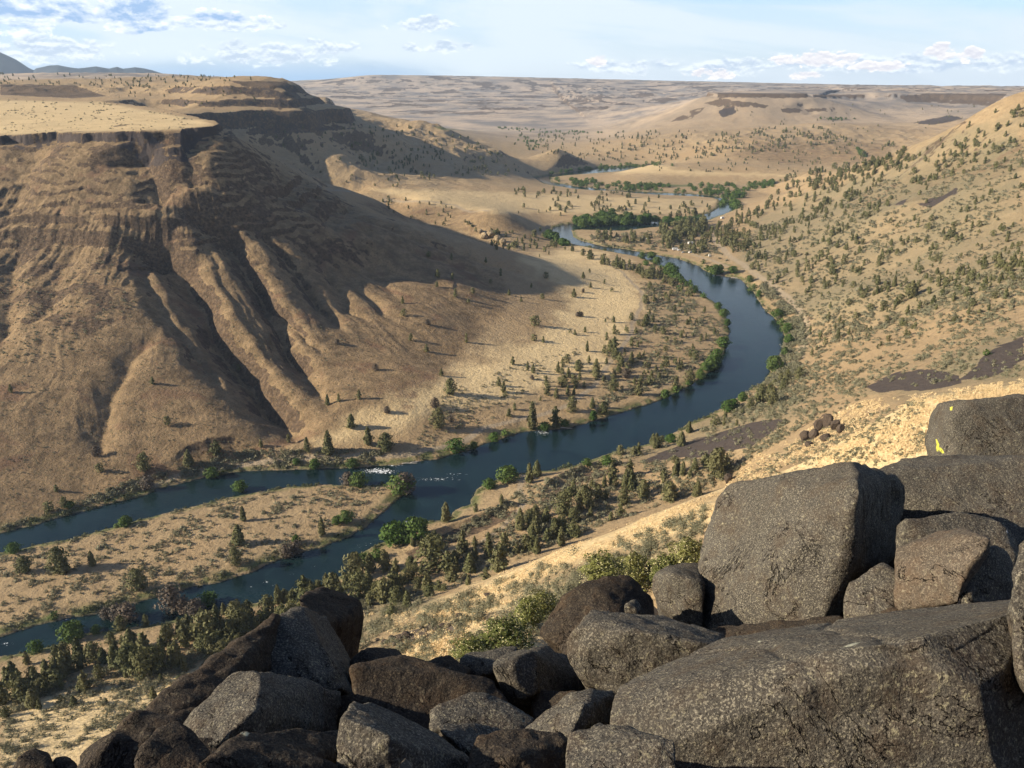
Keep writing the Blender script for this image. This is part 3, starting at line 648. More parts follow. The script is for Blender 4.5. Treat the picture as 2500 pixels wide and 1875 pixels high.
# ------------------------------------------------------------------ far mountains
m,nt,p=newmat('mountain_forest_haze'); M['mountain']=m
geo=nt.nodes.new('ShaderNodeNewGeometry')
c=mix(nt,maprange(nt,noise(nt,geo.outputs['Position'],0.002,6,0.6),0.4,0.6),(0.022,0.036,0.055),(0.055,0.070,0.088)); nt.links.new(c,p.inputs['Base Color'])  # forest colour with the blue of the distant air mixed in
def mountain(name,prof,d,depth):
    us=np.linspace(prof[0][0],prof[-1][0],260); vs=np.interp(us,[q[0] for q in prof],[q[1] for q in prof])
    x0,_,z0=at_d(us,vs,float(d)); x0=x0
    rows=26; t=np.linspace(-1,1,rows)
    Xm=np.repeat(x0[None],rows,0)*(1+t[:,None]*depth/d); Ym=d+t[:,None]*depth+0*Xm
    h=(z0[None]-60)*(1-np.abs(t[:,None])**1.2)
    Zm=60+h*(1+0.0*t[:,None])+fbm(Xm,Ym,500,5,77,ridge=True)*45*np.minimum(1,np.abs(t[:,None])*3)*(1-np.abs(t[:,None]))
    o=gridmesh(name,Xm,Ym,Zm,{},M['mountain']); o['kind']='structure'; return o
mountain('mountain',[(-500,90),(-250,70),(-120,85),(0,126),(40,145),(70,165),(100,179),(140,190)],10100,900)
mountain('mountain',[(60,190),(88,166),(120,159),(140,158),(170,164),(190,166),(235,161),(265,167),(285,162),(300,167),(330,163),(350,166),(375,172),(400,180),(440,192)],10000,800)

# ------------------------------------------------------------------ haze
me=D.meshes.new('haze'); bm=bmesh.new(); bmesh.ops.create_cube(bm,size=1.0); bm.to_mesh(me); bm.free()
hz_=D.objects.new('haze',me); COL.objects.link(hz_); hz_.scale=(30000,13200,1100); hz_.location=(0,4700,-6+550)
hm=D.materials.new('haze'); hm.use_nodes=True; ht=hm.node_tree; ht.nodes.clear()
ho=ht.nodes.new('ShaderNodeOutputMaterial'); pv=ht.nodes.new('ShaderNodeVolumePrincipled')
pv.inputs['Color'].default_value=(0.60,0.77,1.0,1); pv.inputs['Density'].default_value=3.6e-5; pv.inputs['Anisotropy'].default_value=0.1
ht.links.new(pv.outputs[0],ho.inputs['Volume']); me.materials.append(hm); hz_['kind']='stuff'; hz_['label']='thin blue air haze over the canyon'
# ------------------------------------------------------------------ vegetation
def leafcloud(seed,n,size,prof,lobes=0.25,flat=0.5,core=0.35,zlo=0.04):
    """n small leaf cards spread through a crown of height 1; prof(z) is its radius"""
    r=np.random.RandomState(seed)
    ph=r.uniform(0,6.28,(4,)); am=r.uniform(0.4,1,(4,))
    z=r.uniform(zlo,1,n*3); w=prof(z); z=z[r.uniform(0,1,n*3)<(w/w.max())**0.8][:n]; n=len(z)
    a=r.uniform(0,6.283,n)
    rad=prof(z)*(1+lobes*(am[0]*np.sin(3*a+ph[0]+5*z)+am[1]*np.sin(5*a+ph[1]-9*z)+am[2]*np.sin(2*a+13*z+ph[2]))*0.6)
    q=np.where(r.uniform(0,1,n)<core,r.uniform(0.1,0.8,n),r.uniform(0.8,1.06,n))
    c=np.stack([np.cos(a)*rad*q,np.sin(a)*rad*q,z+r.normal(0,0.012,n)],1)
    nrm=np.stack([np.cos(a),np.sin(a),np.full(n,0.5)],1)+r.normal(0,0.55,(n,3)); nrm/=np.linalg.norm(nrm,axis=1)[:,None]
    t=np.cross(nrm,r.normal(0,1,(n,3))); t/=np.linalg.norm(t,axis=1)[:,None]; b=np.cross(nrm,t)
    s=size*r.uniform(0.6,1.35,(n,1))
    V_=np.stack([c-t*s-b*s*flat,c+t*s-b*s*0.7*flat,c+t*s*0.7+b*s,c-t*s*0.8+b*s*0.9],1).reshape(-1,3)
    return V_
PR={
 'cone':lambda z:0.27*np.clip(1.02-z,0,1)**0.62*np.clip(z*7,0.35,1)**0.6,
 'slim':lambda z:0.19*np.clip(1.02-z,0,1)**0.5*np.clip(z*6,0.3,1),
 'oval':lambda z:0.36*np.sqrt(np.clip(1-((z-0.45)/0.58)**2,0.0,1))+0.01,
 'open':lambda z:0.30*np.clip(1.03-z,0,1)**0.5*(0.75+0.35*np.sin(z*19))*np.clip(z*5,0.4,1),
 'round':lambda z:0.55*np.sqrt(np.clip(1-((z-0.5)/0.52)**2,0.0,1))+0.01,
 'dome':lambda z:0.75*np.sqrt(np.clip(1-z**2,0.0,1))+0.01,
}
def quadmesh(name,V_,mat,tint=None):
    me=D.meshes.new(name); n=len(V_); me.vertices.add(n); me.vertices.foreach_set('co',np.ascontiguousarray(V_,np.float32).ravel())
    me.loops.add(n); me.loops.foreach_set('vertex_index',np.arange(n,dtype=np.int32))
    me.polygons.add(n//4); me.polygons.foreach_set('loop_start',np.arange(0,n,4,dtype=np.int32))
    me.update(calc_edges=True)
    if tint is not None:
        at=me.attributes.new('tint','FLOAT','POINT'); at.data.foreach_set('value',np.ascontiguousarray(tint,np.float32))
    me.materials.append(mat); return me
def leafmat(name,dark,light,warm,var=1.0):
    m,nt,p=newmat(name)
    oi=nt.nodes.new('ShaderNodeObjectInfo'); g=nt.nodes.new('ShaderNodeNewGeometry')
    rr=mth(nt,'FRACT',mth(nt,'ADD',oi.outputs['Random'],attr(nt,'tint')))
    isl=noise(nt,g.outputs['Position'],0.9,2,0.5)
    f=mth(nt,'ADD',mth(nt,'MULTIPLY',rr,0.55*var),mth(nt,'MULTIPLY',maprange(nt,isl,0.3,0.7),0.5),clamp=True)
    c=mix(nt,f,dark,light); c=mix(nt,mth(nt,'MULTIPLY',mth(nt,'FRACT',mth(nt,'MULTIPLY',rr,7.3)),0.5*var),c,warm)
    nt.links.new(c,p.inputs['Base Color']); p.inputs['Roughness'].default_value=0.75
    # leaf cards let a little light through
    tr=nt.nodes.new('ShaderNodeBsdfTranslucent'); nt.links.new(c,tr.inputs[0]); ms=nt.nodes.new('ShaderNodeMixShader'); ms.inputs[0].default_value=0.15
    out=nt.nodes['Material Output']; nt.links.new(p.outputs[0],ms.inputs[1]); nt.links.new(tr.outputs[0],ms.inputs[2]); nt.links.new(ms.outputs[0],out.inputs[0])
    return m
M['juniper']=leafmat('juniper_foliage',(0.058,0.068,0.028),(0.155,0.158,0.070),(0.18,0.16,0.078))
M['leaf']=leafmat('broadleaf_foliage',(0.030,0.062,0.014),(0.085,0.150,0.030),(0.11,0.14,0.045))
M['sage']=leafmat('sagebrush_foliage',(0.11,0.112,0.068),(0.235,0.23,0.155),(0.20,0.175,0.10))
M['shrub']=leafmat('riverside_foliage',(0.040,0.055,0.022),(0.12,0.14,0.055),(0.16,0.145,0.09))
M['deadwood']=leafmat('bare_twigs',(0.075,0.062,0.050),(0.15,0.125,0.10),(0.12,0.085,0.06))
m,nt,p=newmat('bark'); M['bark']=m
g=nt.nodes.new('ShaderNodeNewGeometry'); nt.links.new(ramp(nt,noise(nt,g.outputs['Position'],3,4),[(0.3,(0.06,0.04,0.03)),(0.7,(0.16,0.11,0.08))]),p.inputs['Base Color'])
def trunkmesh(h,r0,seed,limbs=4):
    bm=bmesh.new(); r=random.Random(seed)
    def tube(a,b,ra,rb,n=6):
        d=(b-a); q=d.to_track_quat('Z','Y').to_matrix()
        va=[bm.verts.new(a+q@Vector((math.cos(t)*ra,math.sin(t)*ra,0))) for t in [6.2832*i/n for i in range(n)]]
        vb=[bm.verts.new(b+q@Vector((math.cos(t)*rb,math.sin(t)*rb,0))) for t in [6.2832*i/n for i in range(n)]]
        for i in range(n): bm.faces.new((va[i],va[(i+1)%n],vb[(i+1)%n],vb[i]))
        bm.faces.new(vb)
    p0=Vector((0,0,-0.04)); rr=r0
    for k in range(4):
        p1=p0+Vector((r.uniform(-.015,.015),r.uniform(-.015,.015),h/4)); tube(p0,p1,rr,rr*0.75); 
        if k: 
            for _ in range(limbs//2):
                a=r.uniform(0,6.28); tube(p1,p1+Vector((math.cos(a)*.12,math.sin(a)*.12,.07)),rr*0.4,rr*0.12,4)
        p0=p1; rr*=0.75
    me=D.meshes.new('trunk'); bm.to_mesh(me); bm.free(); me.materials.append(M['bark']); return me
def addtree(kind,name,label,cat,group,loc,h,wd,rz,crown,trunk):
    e=D.objects.new(name,None); COL.objects.link(e); e.location=loc; e.rotation_euler=(0,0,rz); e.scale=(h*wd,h*wd,h); e.empty_display_size=0.2
    e['label']=label; e['category']=cat; e['group']=group
    for nm,me in (('crown',crown),('trunk',trunk)):
        o=D.objects.new(nm,me); COL.objects.link(o); o.parent=e
    return e
JC=[quadmesh('juniper_crown',leafcloud(s,n,sz,PR[k],lb),M['juniper']) for s,n,sz,k,lb in [(1,1000,.036,'cone',.4),(2,900,.036,'slim',.45),(3,1150,.038,'oval',.45),(4,900,.040,'open',.6),(5,1000,.036,'cone',.7),(6,1050,.036,'oval',.7)]]
JT=[trunkmesh(0.5,0.022,s) for s in range(3)]
LC=[quadmesh('broadleaf_crown',leafcloud(s,900,.045,PR[k],.35,0.8,zlo=0.1),M['leaf']) for s,k in [(11,'round'),(12,'round'),(13,'oval')]]
LT=[trunkmesh(0.55,0.03,s) for s in (7,8)]

# trees read off the photograph: x, y of the foot and height, in pixels of an enlarged tile with the given corner
TILES={4:(0,560),5:(750,560),6:(1500,560),7:(0,1125),8:(750,1125),2:(750,0)}
JUN={4:"""60,880,45 825,835,40 905,1055,50 1170,1220,85 1020,1275,85 780,1300,95 540,1310,50 305,1415,40 350,1500,60 265,1520,55 1410,1175,45 1660,1200,80 1775,1215,130 1895,1075,70 1990,1160,95 2085,1190,90 1830,930,45 1770,950,60 1940,915,50 1560,1150,50 2175,400,40 1290,760,30 2180,470,40""",
5:"""710,1070,105 240,1070,75 330,1165,100 425,1185,90 560,603,40 645,660,42 725,790,40 775,890,85 1035,845,45 1060,880,60 1070,905,30 860,610,50 1120,975,40 1090,1010,45 1110,730,45 1190,760,45 1220,775,50 1230,520,55 1275,610,35 1225,600,35 1440,365,45 1490,265,35 1525,235,25 1605,295,28 1530,315,30 1645,335,20 1270,375,30 1155,390,25 1470,470,30 1610,500,20 1500,555,30 1445,570,28 1420,560,22 1605,670,45 1640,660,45 1665,700,60 1465,765,60 1560,795,95 1410,800,55 1375,780,35 1750,490,40 1345,910,55 1430,985,85 1540,965,60 1600,995,65 1215,1080,150 1260,1085,160 1340,1065,110 1655,870,65 1790,895,85 1990,865,75 1845,840,50 1730,790,55 1750,725,65 1860,800,40 2020,750,45 1940,740,55 2095,705,50 1830,520,60 1865,500,40 1920,565,40 1985,495,35 2065,830,70 705,260,45 785,270,35 655,150,30 780,165,35 965,180,30 1045,250,40 1290,265,35 700,310,30 895,345,30 1090,355,30 1210,315,25 990,290,20 800,365,45 870,400,25 1170,115,40 1240,100,25 1125,105,25 1305,135,20 1255,150,15 750,1580,110 1050,1485,60 910,1525,50 1200,1370,110 1240,1330,85 1500,1480,100 1520,1510,60 1385,1540,130 1150,1620,120 1440,1580,80 1295,1580,90 1230,1650,80 1335,1650,100 1720,1400,110 1715,1480,80 1660,1390,50 1815,1430,80 1960,1470,80 2105,1440,85 1610,1460,60 1920,1350,40 1550,1400,40 1885,1180,80 2060,1100,65 2020,1160,60 1785,1220,60 1760,1225,50 2150,1280,70 2190,1300,90 1640,1570,50""",
6:"""785,940,100 850,950,90 930,820,60 400,1095,60 225,1180,80 360,1170,80 130,1200,55 105,1215,45 555,1330,150 490,1280,70 445,1440,90 300,1470,110 155,1450,90 60,1400,100 90,1400,100 50,1480,90 265,1370,50 1205,595,60 1215,510,45 1155,490,45 1265,570,40 1110,600,50 1580,465,55 1905,365,55 2110,375,55 2050,375,40 2085,280,50 2000,300,50 1925,280,55 1720,410,55 1645,430,45 1340,370,40 1265,410,35 1165,425,35 2070,210,80 1990,200,60 2150,200,60 1600,370,90 1540,400,50 1510,310,60 2020,440,35 1970,455,25 1470,500,35 1305,480,35 1065,680,40 320,1260,40 660,1060,35 590,1060,45 1130,300,45 1060,290,40 1420,300,45 1790,310,45 1850,250,45 1700,350,40 1450,430,45 1380,440,40 1240,190,45 1180,230,40""",
7:"""325,600,140 345,605,100 135,600,90 500,570,90 745,690,115 1315,325,85 1290,450,110 1275,560,100 1740,400,100 655,910,80 790,890,70 765,890,60 1345,850,110 1280,870,120 1210,830,70 1385,920,90 1450,830,110 1505,770,110 1540,760,70 1585,740,60 1645,740,130 1720,680,40 1770,690,80 1820,690,80 1880,680,60 1120,980,180 1240,980,120 1060,950,80 1000,1000,140 920,950,80 885,940,70 790,1090,180 850,1140,150 780,1160,160 620,1120,130 600,980,60 720,1010,100 700,1130,140 665,1000,60 510,1080,110 480,1060,80 380,1140,130 310,1080,100 350,1060,90 260,1190,130 200,1230,130 130,1300,150 80,1200,130 20,1310,150 110,1280,110 960,1110,150 930,1090,120 1000,1140,60 870,1190,50 680,1170,50 830,1280,70 400,1320,60 330,1310,50 575,1310,35 335,1235,40 215,1340,60 35,1380,60 1150,1080,100 1200,1040,80 1280,1000,60 970,1190,40 700,1260,30 655,1220,30 150,1100,80 440,1120,100 560,1090,90 1090,1010,90 1170,960,80""",
8:"""1370,460,110 1330,430,80 1460,410,70 1210,440,90 1180,480,90 1240,500,100 980,520,140 1040,590,150 1030,600,120 965,640,70 840,500,130 880,600,110 905,460,60 760,600,120 785,650,100 800,600,90 690,430,60 570,460,60 560,590,80 620,610,60 650,700,110 540,790,100 520,740,70 480,770,100 470,700,130 420,760,140 380,740,100 330,700,120 280,740,150 260,640,150 340,600,110 420,590,120 480,600,80 210,690,80 160,690,90 105,690,90 60,700,60 20,710,70 870,670,60 660,730,60 600,690,70 710,700,60 740,700,40 460,830,60 1065,490,110 1130,500,60 570,640,90 590,600,60 680,580,180 665,500,100"""}
LEA={4:"1145,1345,60 1300,1435,60 680,1600,60 1700,1290,60 1905,1285,55 1940,1385,85 2165,1420,110 1600,1270,40 380,1500,40",
5:"805,1200,80 1010,1150,55 1080,1360,90 985,1395,55 1510,1275,45 1620,1270,55 1935,915,50 1545,1030,60 2120,790,40 2190,740,70 1960,1150,50 900,1190,45 1070,1110,35 1280,1085,50 1390,1060,40 2150,760,45 2060,840,30",
6:"560,430,40 590,470,45 610,520,40 585,635,60 555,700,60 520,760,60 465,810,40 270,910,50 480,370,30 440,330,30 410,300,30 730,285,40 780,365,40 730,340,30 755,320,30 880,475,50 930,560,60 940,620,60 920,680,50 860,765,90 690,930,60 615,985,70 640,960,50 545,250,60 640,235,40 480,185,25 200,170,40 150,160,40 230,190,45 300,220,45 320,240,50 305,1150,50 350,330,30 500,740,40 545,720,50 330,880,35 2010,680,35 900,520,40 570,240,55 520,235,40 500,220,30",
7:"680,350,55 75,495,60 1300,185,60 1870,330,70 1600,440,45 390,970,120 195,1035,80 1130,800,70 630,360,25 420,950,70 520,930,50 1820,340,50 290,850,40",
8:"480,450,140 585,420,130 300,560,70 380,530,60 985,150,55 620,390,90 440,430,90 530,440,100 1090,80,60"}
DEAD={4:"520,1220,50 2090,990,35 1820,615,25 800,1400,70 1880,1380,70",5:"1460,470,25 1480,470,25 1490,340,20 775,890,30 690,960,50 430,990,30 160,620,25 650,515,30 370,760,35 1215,810,25 1720,800,50 530,1420,110 775,1040,30",7:"940,830,130 1550,520,70 1600,500,70 700,890,100 640,880,80 580,880,60 1060,830,90 1000,840,80"}
def tiles(dct):
    out=[]
    for k,s in dct.items():
        ox,oy=TILES[k]
        for t in s.split():
            a=[float(q) for q in t.split(',')]; out.append((ox+a[0]*.4521,oy+a[1]*.4521,a[2]*.4521,1))
    return out
def inpoly(n,poly,hmin,hmax,seed):
    r=np.random.RandomState(seed); p=np.array(poly,float); out=[]
    while len(out)<n:
        q=r.uniform(p.min(0),p.max(0),(400,2)); _,ins,_=poly_dist(q[:,0],q[:,1],p)
        dn=vnoise((q[:,0]+q[:,1])/95,(q[:,1]*1.6+q[:,0]*.7)/60,seed+5)*0.9+0.7*vnoise(q[:,0]/46,q[:,1]/22,seed)+0.6*vnoise(q[:,0]/17,q[:,1]/9,seed+1)
        for a,k,dd in zip(q,ins,dn):
            if k and len(out)<n and dd>r.uniform(-0.5,0.42): out.append((a[0],a[1],r.uniform(hmin,hmax)*(1 if r.rand()<.8 else .7),0))
    return out
jun=tiles(JUN)
for i,(n_,poly,a,b) in enumerate([
 (250,[(1740,545),(1850,490),(1960,445),(2060,420),(2150,385),(2230,360),(2200,430),(2000,530),(1850,590),(1780,600)],10,16),
 (190,[(1760,590),(2000,480),(2200,390),(2380,300),(2500,240),(2500,330),(2250,480),(2100,560),(1900,640)],9,16),
 (230,[(1800,640),(1950,560),(2150,590),(2500,560),(2500,690),(2250,740),(2050,720),(1950,740)],9,19),
 (50,[(2050,700),(2500,640),(2500,720),(2200,790)],11,22),
 (60,[(2200,420),(2500,330),(2500,560),(2150,590)],9,18),
 (26,[(1950,780),(2200,740),(2400,740),(2300,830),(2000,870)],10,20),
 (120,[(1690,560),(1800,560),(1880,640),(1830,640),(1760,600)],9,15),
 (95,[(1570,690),(1620,680),(1720,760),(1755,820),(1700,880),(1600,940),(1450,990),(1530,850),(1580,760)],8,18),
 (60,[(1380,605),(1480,640),(1600,660),(1700,730),(1640,700),(1540,670),(1450,640)],14,22),
 (120,[(1250,465),(1500,470),(1750,500),(1720,530),(1400,530),(1250,520)],7,13),
 (110,[(1590,560),(1720,545),(1750,600),(1700,625),(1620,600)],12,24),(30,[(1400,575),(1600,575),(1680,615),(1560,600)],12,22),
 (60,[(1560,540),(1700,525),(1760,540),(1650,550)],12,20),
 (160,[(890,310),(1050,310),(1180,350),(1300,430),(1100,430),(950,380)],4.5,8),
 (60,[(850,350),(950,360),(1080,440),(960,450),(870,400)],6,10),
 (260,[(1600,400),(1750,330),(1850,315),(2000,310),(2080,345),(1800,380)],4,7.5),
 (240,[(1220,330),(1700,320),(1650,400),(1380,390),(1250,360)],3.5,6.5),
 (130,[(1450,385),(1800,380),(2000,350),(2150,340),(2200,420),(1600,420)],3.5,6),
 (170,[(0,181),(500,184),(640,192),(500,215),(250,215),(0,205)],3.2,5.5),
 (45,[(250,215),(560,200),(700,290),(400,262),(280,240)],3.5,6),
 (45,[(640,300),(860,300),(1000,470),(800,440),(700,380)],4,7),
 (50,[(1900,440),(2060,400),(2200,340),(2120,420),(1980,470)],9,15),
 (34,[(860,470),(1100,500),(1180,570),(1000,540)],6,11),
 (60,[(1180,540),(1260,570),(1330,560),(1380,600),(1400,620),(1200,610)],7,16),
 (50,[(1750,250),(2400,260),(2300,330),(1900,320)],2.5,4.5),
 (40,[(1050,1330),(1500,1160),(1740,1130),(1640,1220),(1400,1310),(1150,1400)],22,45),
 (70,[(0,1680),(100,1600),(350,1560),(560,1500),(800,1450),(900,1420),(1040,1380),(1060,1420),(900,1490),(560,1600),(300,1660),(60,1740)],32,62),
 (30,[(1480,1120),(1700,1050),(1900,930),(1930,900),(1960,930),(1760,1040)],14,30),
 (45,[(1380,880),(1560,700),(1600,760),(1500,940),(1250,1010)],12,28),
 ]): jun+=inpoly(n_,poly,a,b,300+i)
lea=tiles(LEA); nlea=len(lea)
for i,(n_,poly,a,b) in enumerate([
 (70,[(1400,540),(1480,528),(1590,532),(1600,550),(1500,556),(1410,562)],14,24),
 (26,[(1595,548),(1640,545),(1720,533),(1740,525),(1700,540),(1620,556)],12,20),
 (230,[(1335,440),(1420,458),(1600,470),(1740,478),(1860,462),(1960,447),(1940,438),(1800,452),(1560,452),(1420,440)],7,11),
 (60,[(1760,505),(1800,512),(1830,480),(1800,470),(1765,482)],9,15),
 (60,[(1320,430),(1420,412),(1560,400),(1700,405),(1560,409),(1420,420)],6,10),
 (60,[(1200,312),(1330,316),(1480,325),(1400,330),(1250,320)],3.5,5),
 (26,[(1345,575),(1400,606),(1430,612),(1370,600),(1330,580)],13,19),(40,[(1440,612),(1640,660),(1700,720),(1660,690),(1560,640)],12,17),
 (30,[(1255,330),(1330,345),(1300,370),(1250,345)],4,6),(22,[(1960,283),(2090,290),(2080,297),(1990,292)],4,6),(40,[(2090,360),(2105,400),(2120,380)],5,8),
 ]): lea+=inpoly(n_,poly,a,b,500+i)
dead=tiles(DEAD)
def place(lst):
    pts=castG(Z,[t[0] for t in lst],[t[1] for t in lst],rmin=40)
    out=[]
    for t,p in zip(lst,pts):
        if np.isnan(p[0]): continue
        _,_,dep=proj(*p); h=t[2]*dep/F/0.93
        out.append((t[2],t[3],p[0],p[1],p[2],h,t[0],t[1]))
    return out
jp=[q for q in place(jun) if q[4]>0.5]; lp_=[q[:5]+(q[5]*.88,)+q[6:] for q in place(lea)]; dp=place(dead)
print('placed',len(jp),len(lp_),time.time()-T0)
jp.sort(key=lambda q:-q[0]); JI=jp[:296]; JS=jp[296:]
lp_.sort(key=lambda q:-q[0]); LI=lp_[:120]; LS=lp_[120:]
# regions used in the labels, first match wins
def reg(u,v,kind):
    _,isl,_=poly_dist(np.array([u]),np.array([v]),ISLAND)
    if isl[0] or (kind=='b' and poly_dist(np.array([u]),np.array([v]),ISLAND)[0][0]<14 and v>1175): return 'on the river island'
    if v>1500 and u<640: return 'in the grove left of the boulders'
    if v>1340 and u<1300: return 'in the grove above the boulders'
    if v>1040 and u>980 and u<1500 and v>1130: return 'on the near bench'
    if u>=1500 and v>1060: return 'by the dark scree'
    if u>1500 and v>880 : return 'beside the outer bend'
    if u<900 and v>600: return 'below the gullied mesa face'
    if u<1290 and v>840: return 'on the far bank flat'
    if v<735 and u<1450: return 'on the shaded fan'
    if u<1780 and v>630: return 'on the golden flat'
    if u<1780: return 'near the campground'
    if v>690: return 'low on the right slope'
    return 'high on the right slope'
ORD='first second third fourth fifth sixth seventh eighth ninth tenth eleventh twelfth thirteenth fourteenth fifteenth sixteenth'.split()
def labelled(items,kind,noun):
    g={}
    for q in items: g.setdefault(reg(q[6],q[7],kind),[]).append(q)
    res=[]
    for ph,l in g.items():
        # rows from near to far, then left to right within a row
        l.sort(key=lambda q:-q[7]); nrow=max(1,-(-len(l)//13)); 
        for k in range(nrow):
            row=sorted(l[k*len(l)//nrow:(k+1)*len(l)//nrow],key=lambda q:q[6])
            rowname='' if nrow==1 else (['nearest row','second row','third row','fourth row','fifth row','sixth row','seventh row','eighth row','ninth row','tenth row'][k] if k<10 else 'farthest row')
            for i,q in enumerate(row):
                o=ORD[i] if i<len(ORD) else 'last'
                lab=f"{noun(q)}, {o} from left"+(f", {rowname}," if rowname else '')+f" {ph}"
                res.append((q,lab,ph))
    return res
rt=random.Random(5)
for q,lab,ph in labelled(JI,'j',lambda q:'tall juniper' if q[0]>42 else ('juniper' if q[0]>24 else 'small juniper')):
    k=rt.randrange(6); addtree('j','juniper_tree',lab,'juniper tree','junipers '+ph,(q[2],q[3],q[4]-0.15),q[5],rt.uniform(0.8,1.25)*(0.85 if k in(2,5) else 1),rt.uniform(0,6.28),JC[k],JT[k%3])
for q,lab,ph in labelled(LI,'b',lambda q:'green leafy tree' if q[0]>22 else 'small green leafy tree'):
    k=rt.randrange(3); addtree('l','leafy_tree',lab,'tree','leafy trees '+ph,(q[2],q[3],max(q[4],0.2)-0.15),q[5],rt.uniform(0.85,1.2),rt.uniform(0,6.28),LC[k],LT[k%2])
# bare shrubs: thin twigs
def twigmesh(seed):
    return quadmesh('bare_shrub',leafcloud(seed,700,.045,PR['oval'],.5,.14,core=.6),M['deadwood'])
TW=[twigmesh(1),twigmesh(2)]
for q,lab,ph in labelled(dp,'d',lambda q:'bare grey-brown leafless shrub'):
    o=D.objects.new('bare_shrub',TW[rt.randrange(2)]); COL.objects.link(o); o.location=(q[2],q[3],max(q[4],0.3)-0.1); o.scale=(q[5]*1.3,q[5]*1.3,q[5]); o.rotation_euler=(0,0,rt.uniform(0,6))
    o['label']=lab; o['category']='shrub'; o['group']='leafless shrubs '+ph
# the rest of the trees, one mass each
def mass(name,items,temps,mat,label,wdr=(0.8,1.25),sink=0.1):
    r=np.random.RandomState(len(items)); Vs=[];Ts=[]
    for q in items:
        t=temps(q,r); a=r.uniform(0,6.28); c,s=math.cos(a),math.sin(a); w=q[5]*r.uniform(*wdr)
        P_=np.empty_like(t); P_[:,0]=(t[:,0]*c-t[:,1]*s)*w+q[2]; P_[:,1]=(t[:,0]*s+t[:,1]*c)*w+q[3]; P_[:,2]=t[:,2]*q[5]+q[4]-sink
        Vs.append(P_); Ts.append(np.full(len(t),r.uniform(0,1)))
    o=D.objects.new(name,quadmesh(name,np.concatenate(Vs),mat,np.concatenate(Ts))); COL.objects.link(o); o['kind']='stuff'; o['label']=label; return o
JL=[[leafcloud(20+i*3+j,n,sz,PR[k],.4) for j,k in enumerate(('cone','oval','open'))] for i,(n,sz) in enumerate([(190,.062),(70,.10),(34,.17)])]
mass('distant_junipers',JS,lambda q,r:JL[0 if q[0]>13 else (1 if q[0]>7 else 2)][r.randint(3)],M['juniper'],'countless small junipers dotting the slopes and flats')
LL=[leafcloud(60+i,120,.09,PR['round'],.3,.8) for i in range(3)]
mass('distant_riverside_trees',LS,lambda q,r:LL[r.randint(3)],M['leaf'],'distant green trees lining the river')
# sagebrush and bunchgrass clumps
sg=[]
for i,(n_,poly,a,b) in enumerate([
 (900,[(0,1351),(271,1290),(542,1220),(723,1192),(958,1186),(931,1256),(795,1333),(542,1419),(226,1500),(0,1554)],3,9),
 (1300,[(1060,1480),(1230,1420),(1400,1350),(1600,1290),(1720,1240),(1720,1420),(1400,1440),(1260,1640),(900,1620),(850,1560),(950,1480)],6,19),
 (1500,[(0,1680),(100,1640),(400,1600),(700,1500),(1050,1400),(1060,1470),(850,1560),(500,1680),(380,1760),(250,1810),(0,1880)],5,12),
 (1700,[(1060,1330),(1300,1180),(1500,1110),(1700,1060),(1850,960),(1960,940),(1900,1080),(1740,1190),(1400,1310),(1100,1440)],4,10),
 (2000,[(1850,900),(1960,760),(2100,760),(2500,640),(2500,920),(2150,950),(1980,960),(1760,1040)],3,9),
 (2500,[(1760,590),(1950,520),(2200,430),(2500,330),(2500,720),(2100,800),(1960,780),(1880,680)],2,6),
 (1200,[(1560,690),(1640,690),(1760,790),(1740,880),(1600,950),(1430,1000),(1530,850),(1580,760)],2.5,5.5),
 (900,[(1850,940),(1900,840),(1900,760),(1850,700),(1870,690),(1960,780),(1970,850),(1930,940)],4,9),
 (350,[(1080,950),(1400,850),(1500,760),(1300,1000),(1000,1110)],2,4.5),
 (300,[(0,700),(250,600),(340,760),(200,860),(0,900)],2,4),(260,[(0,240),(300,252),(520,300),(430,316),(100,322),(0,325)],1.2,3.2),(1500,[(0,560),(500,560),(900,800),(900,1000),(500,1130),(0,1270)],1.2,2.6),
 (700,[(0,1290),(300,1180),(600,1100),(950,1100),(900,1130),(500,1155),(250,1220),(0,1300)],3,8),
 (500,[(1450,600),(1700,620),(1780,640),(1740,590),(1600,565),(1440,575)],2,5),
 (900,[(1800,1160),(2000,1050),(2260,970),(2260,1100),(2130,1140),(1800,1190)],3,6),
 (900,[(1760,1040),(1900,920),(1970,885),(2150,950),(2100,1000),(1980,1030),(1880,1100),(1820,1110)],3,8),
 (120,[(940,1560),(1130,1520),(1210,1560),(1230,1590),(1000,1600)],6,12),
 ]): sg+=inpoly(n_,poly,a,b,700+i)
sgp=[q for q in place(sg) if q[4]>0.8]; sv=sampleZ(scree,np.array([q[2] for q in sgp]),np.array([q[3] for q in sgp])); sgp=[q for q,k in zip(sgp,sv) if k<0.35 or rnd.random()<0.22]
SL=[leafcloud(80+i,26,.20,PR['dome'],.4,.7,core=0.25) for i in range(4)]; SL2=[leafcloud(90+i,70,.11,PR['dome'],.5,.6,core=.3) for i in range(4)]
SL3=[leafcloud(95+i,210,.055,PR['dome'],.7,.5,core=.4) for i in range(4)]
mass('sagebrush',sgp,lambda q,r:(SL3 if q[0]>11 else (SL2 if q[0]>7 else SL))[r.randint(4)],M['sage'],'grey-green sagebrush scattered over the slopes',(0.8,1.5),0.03)
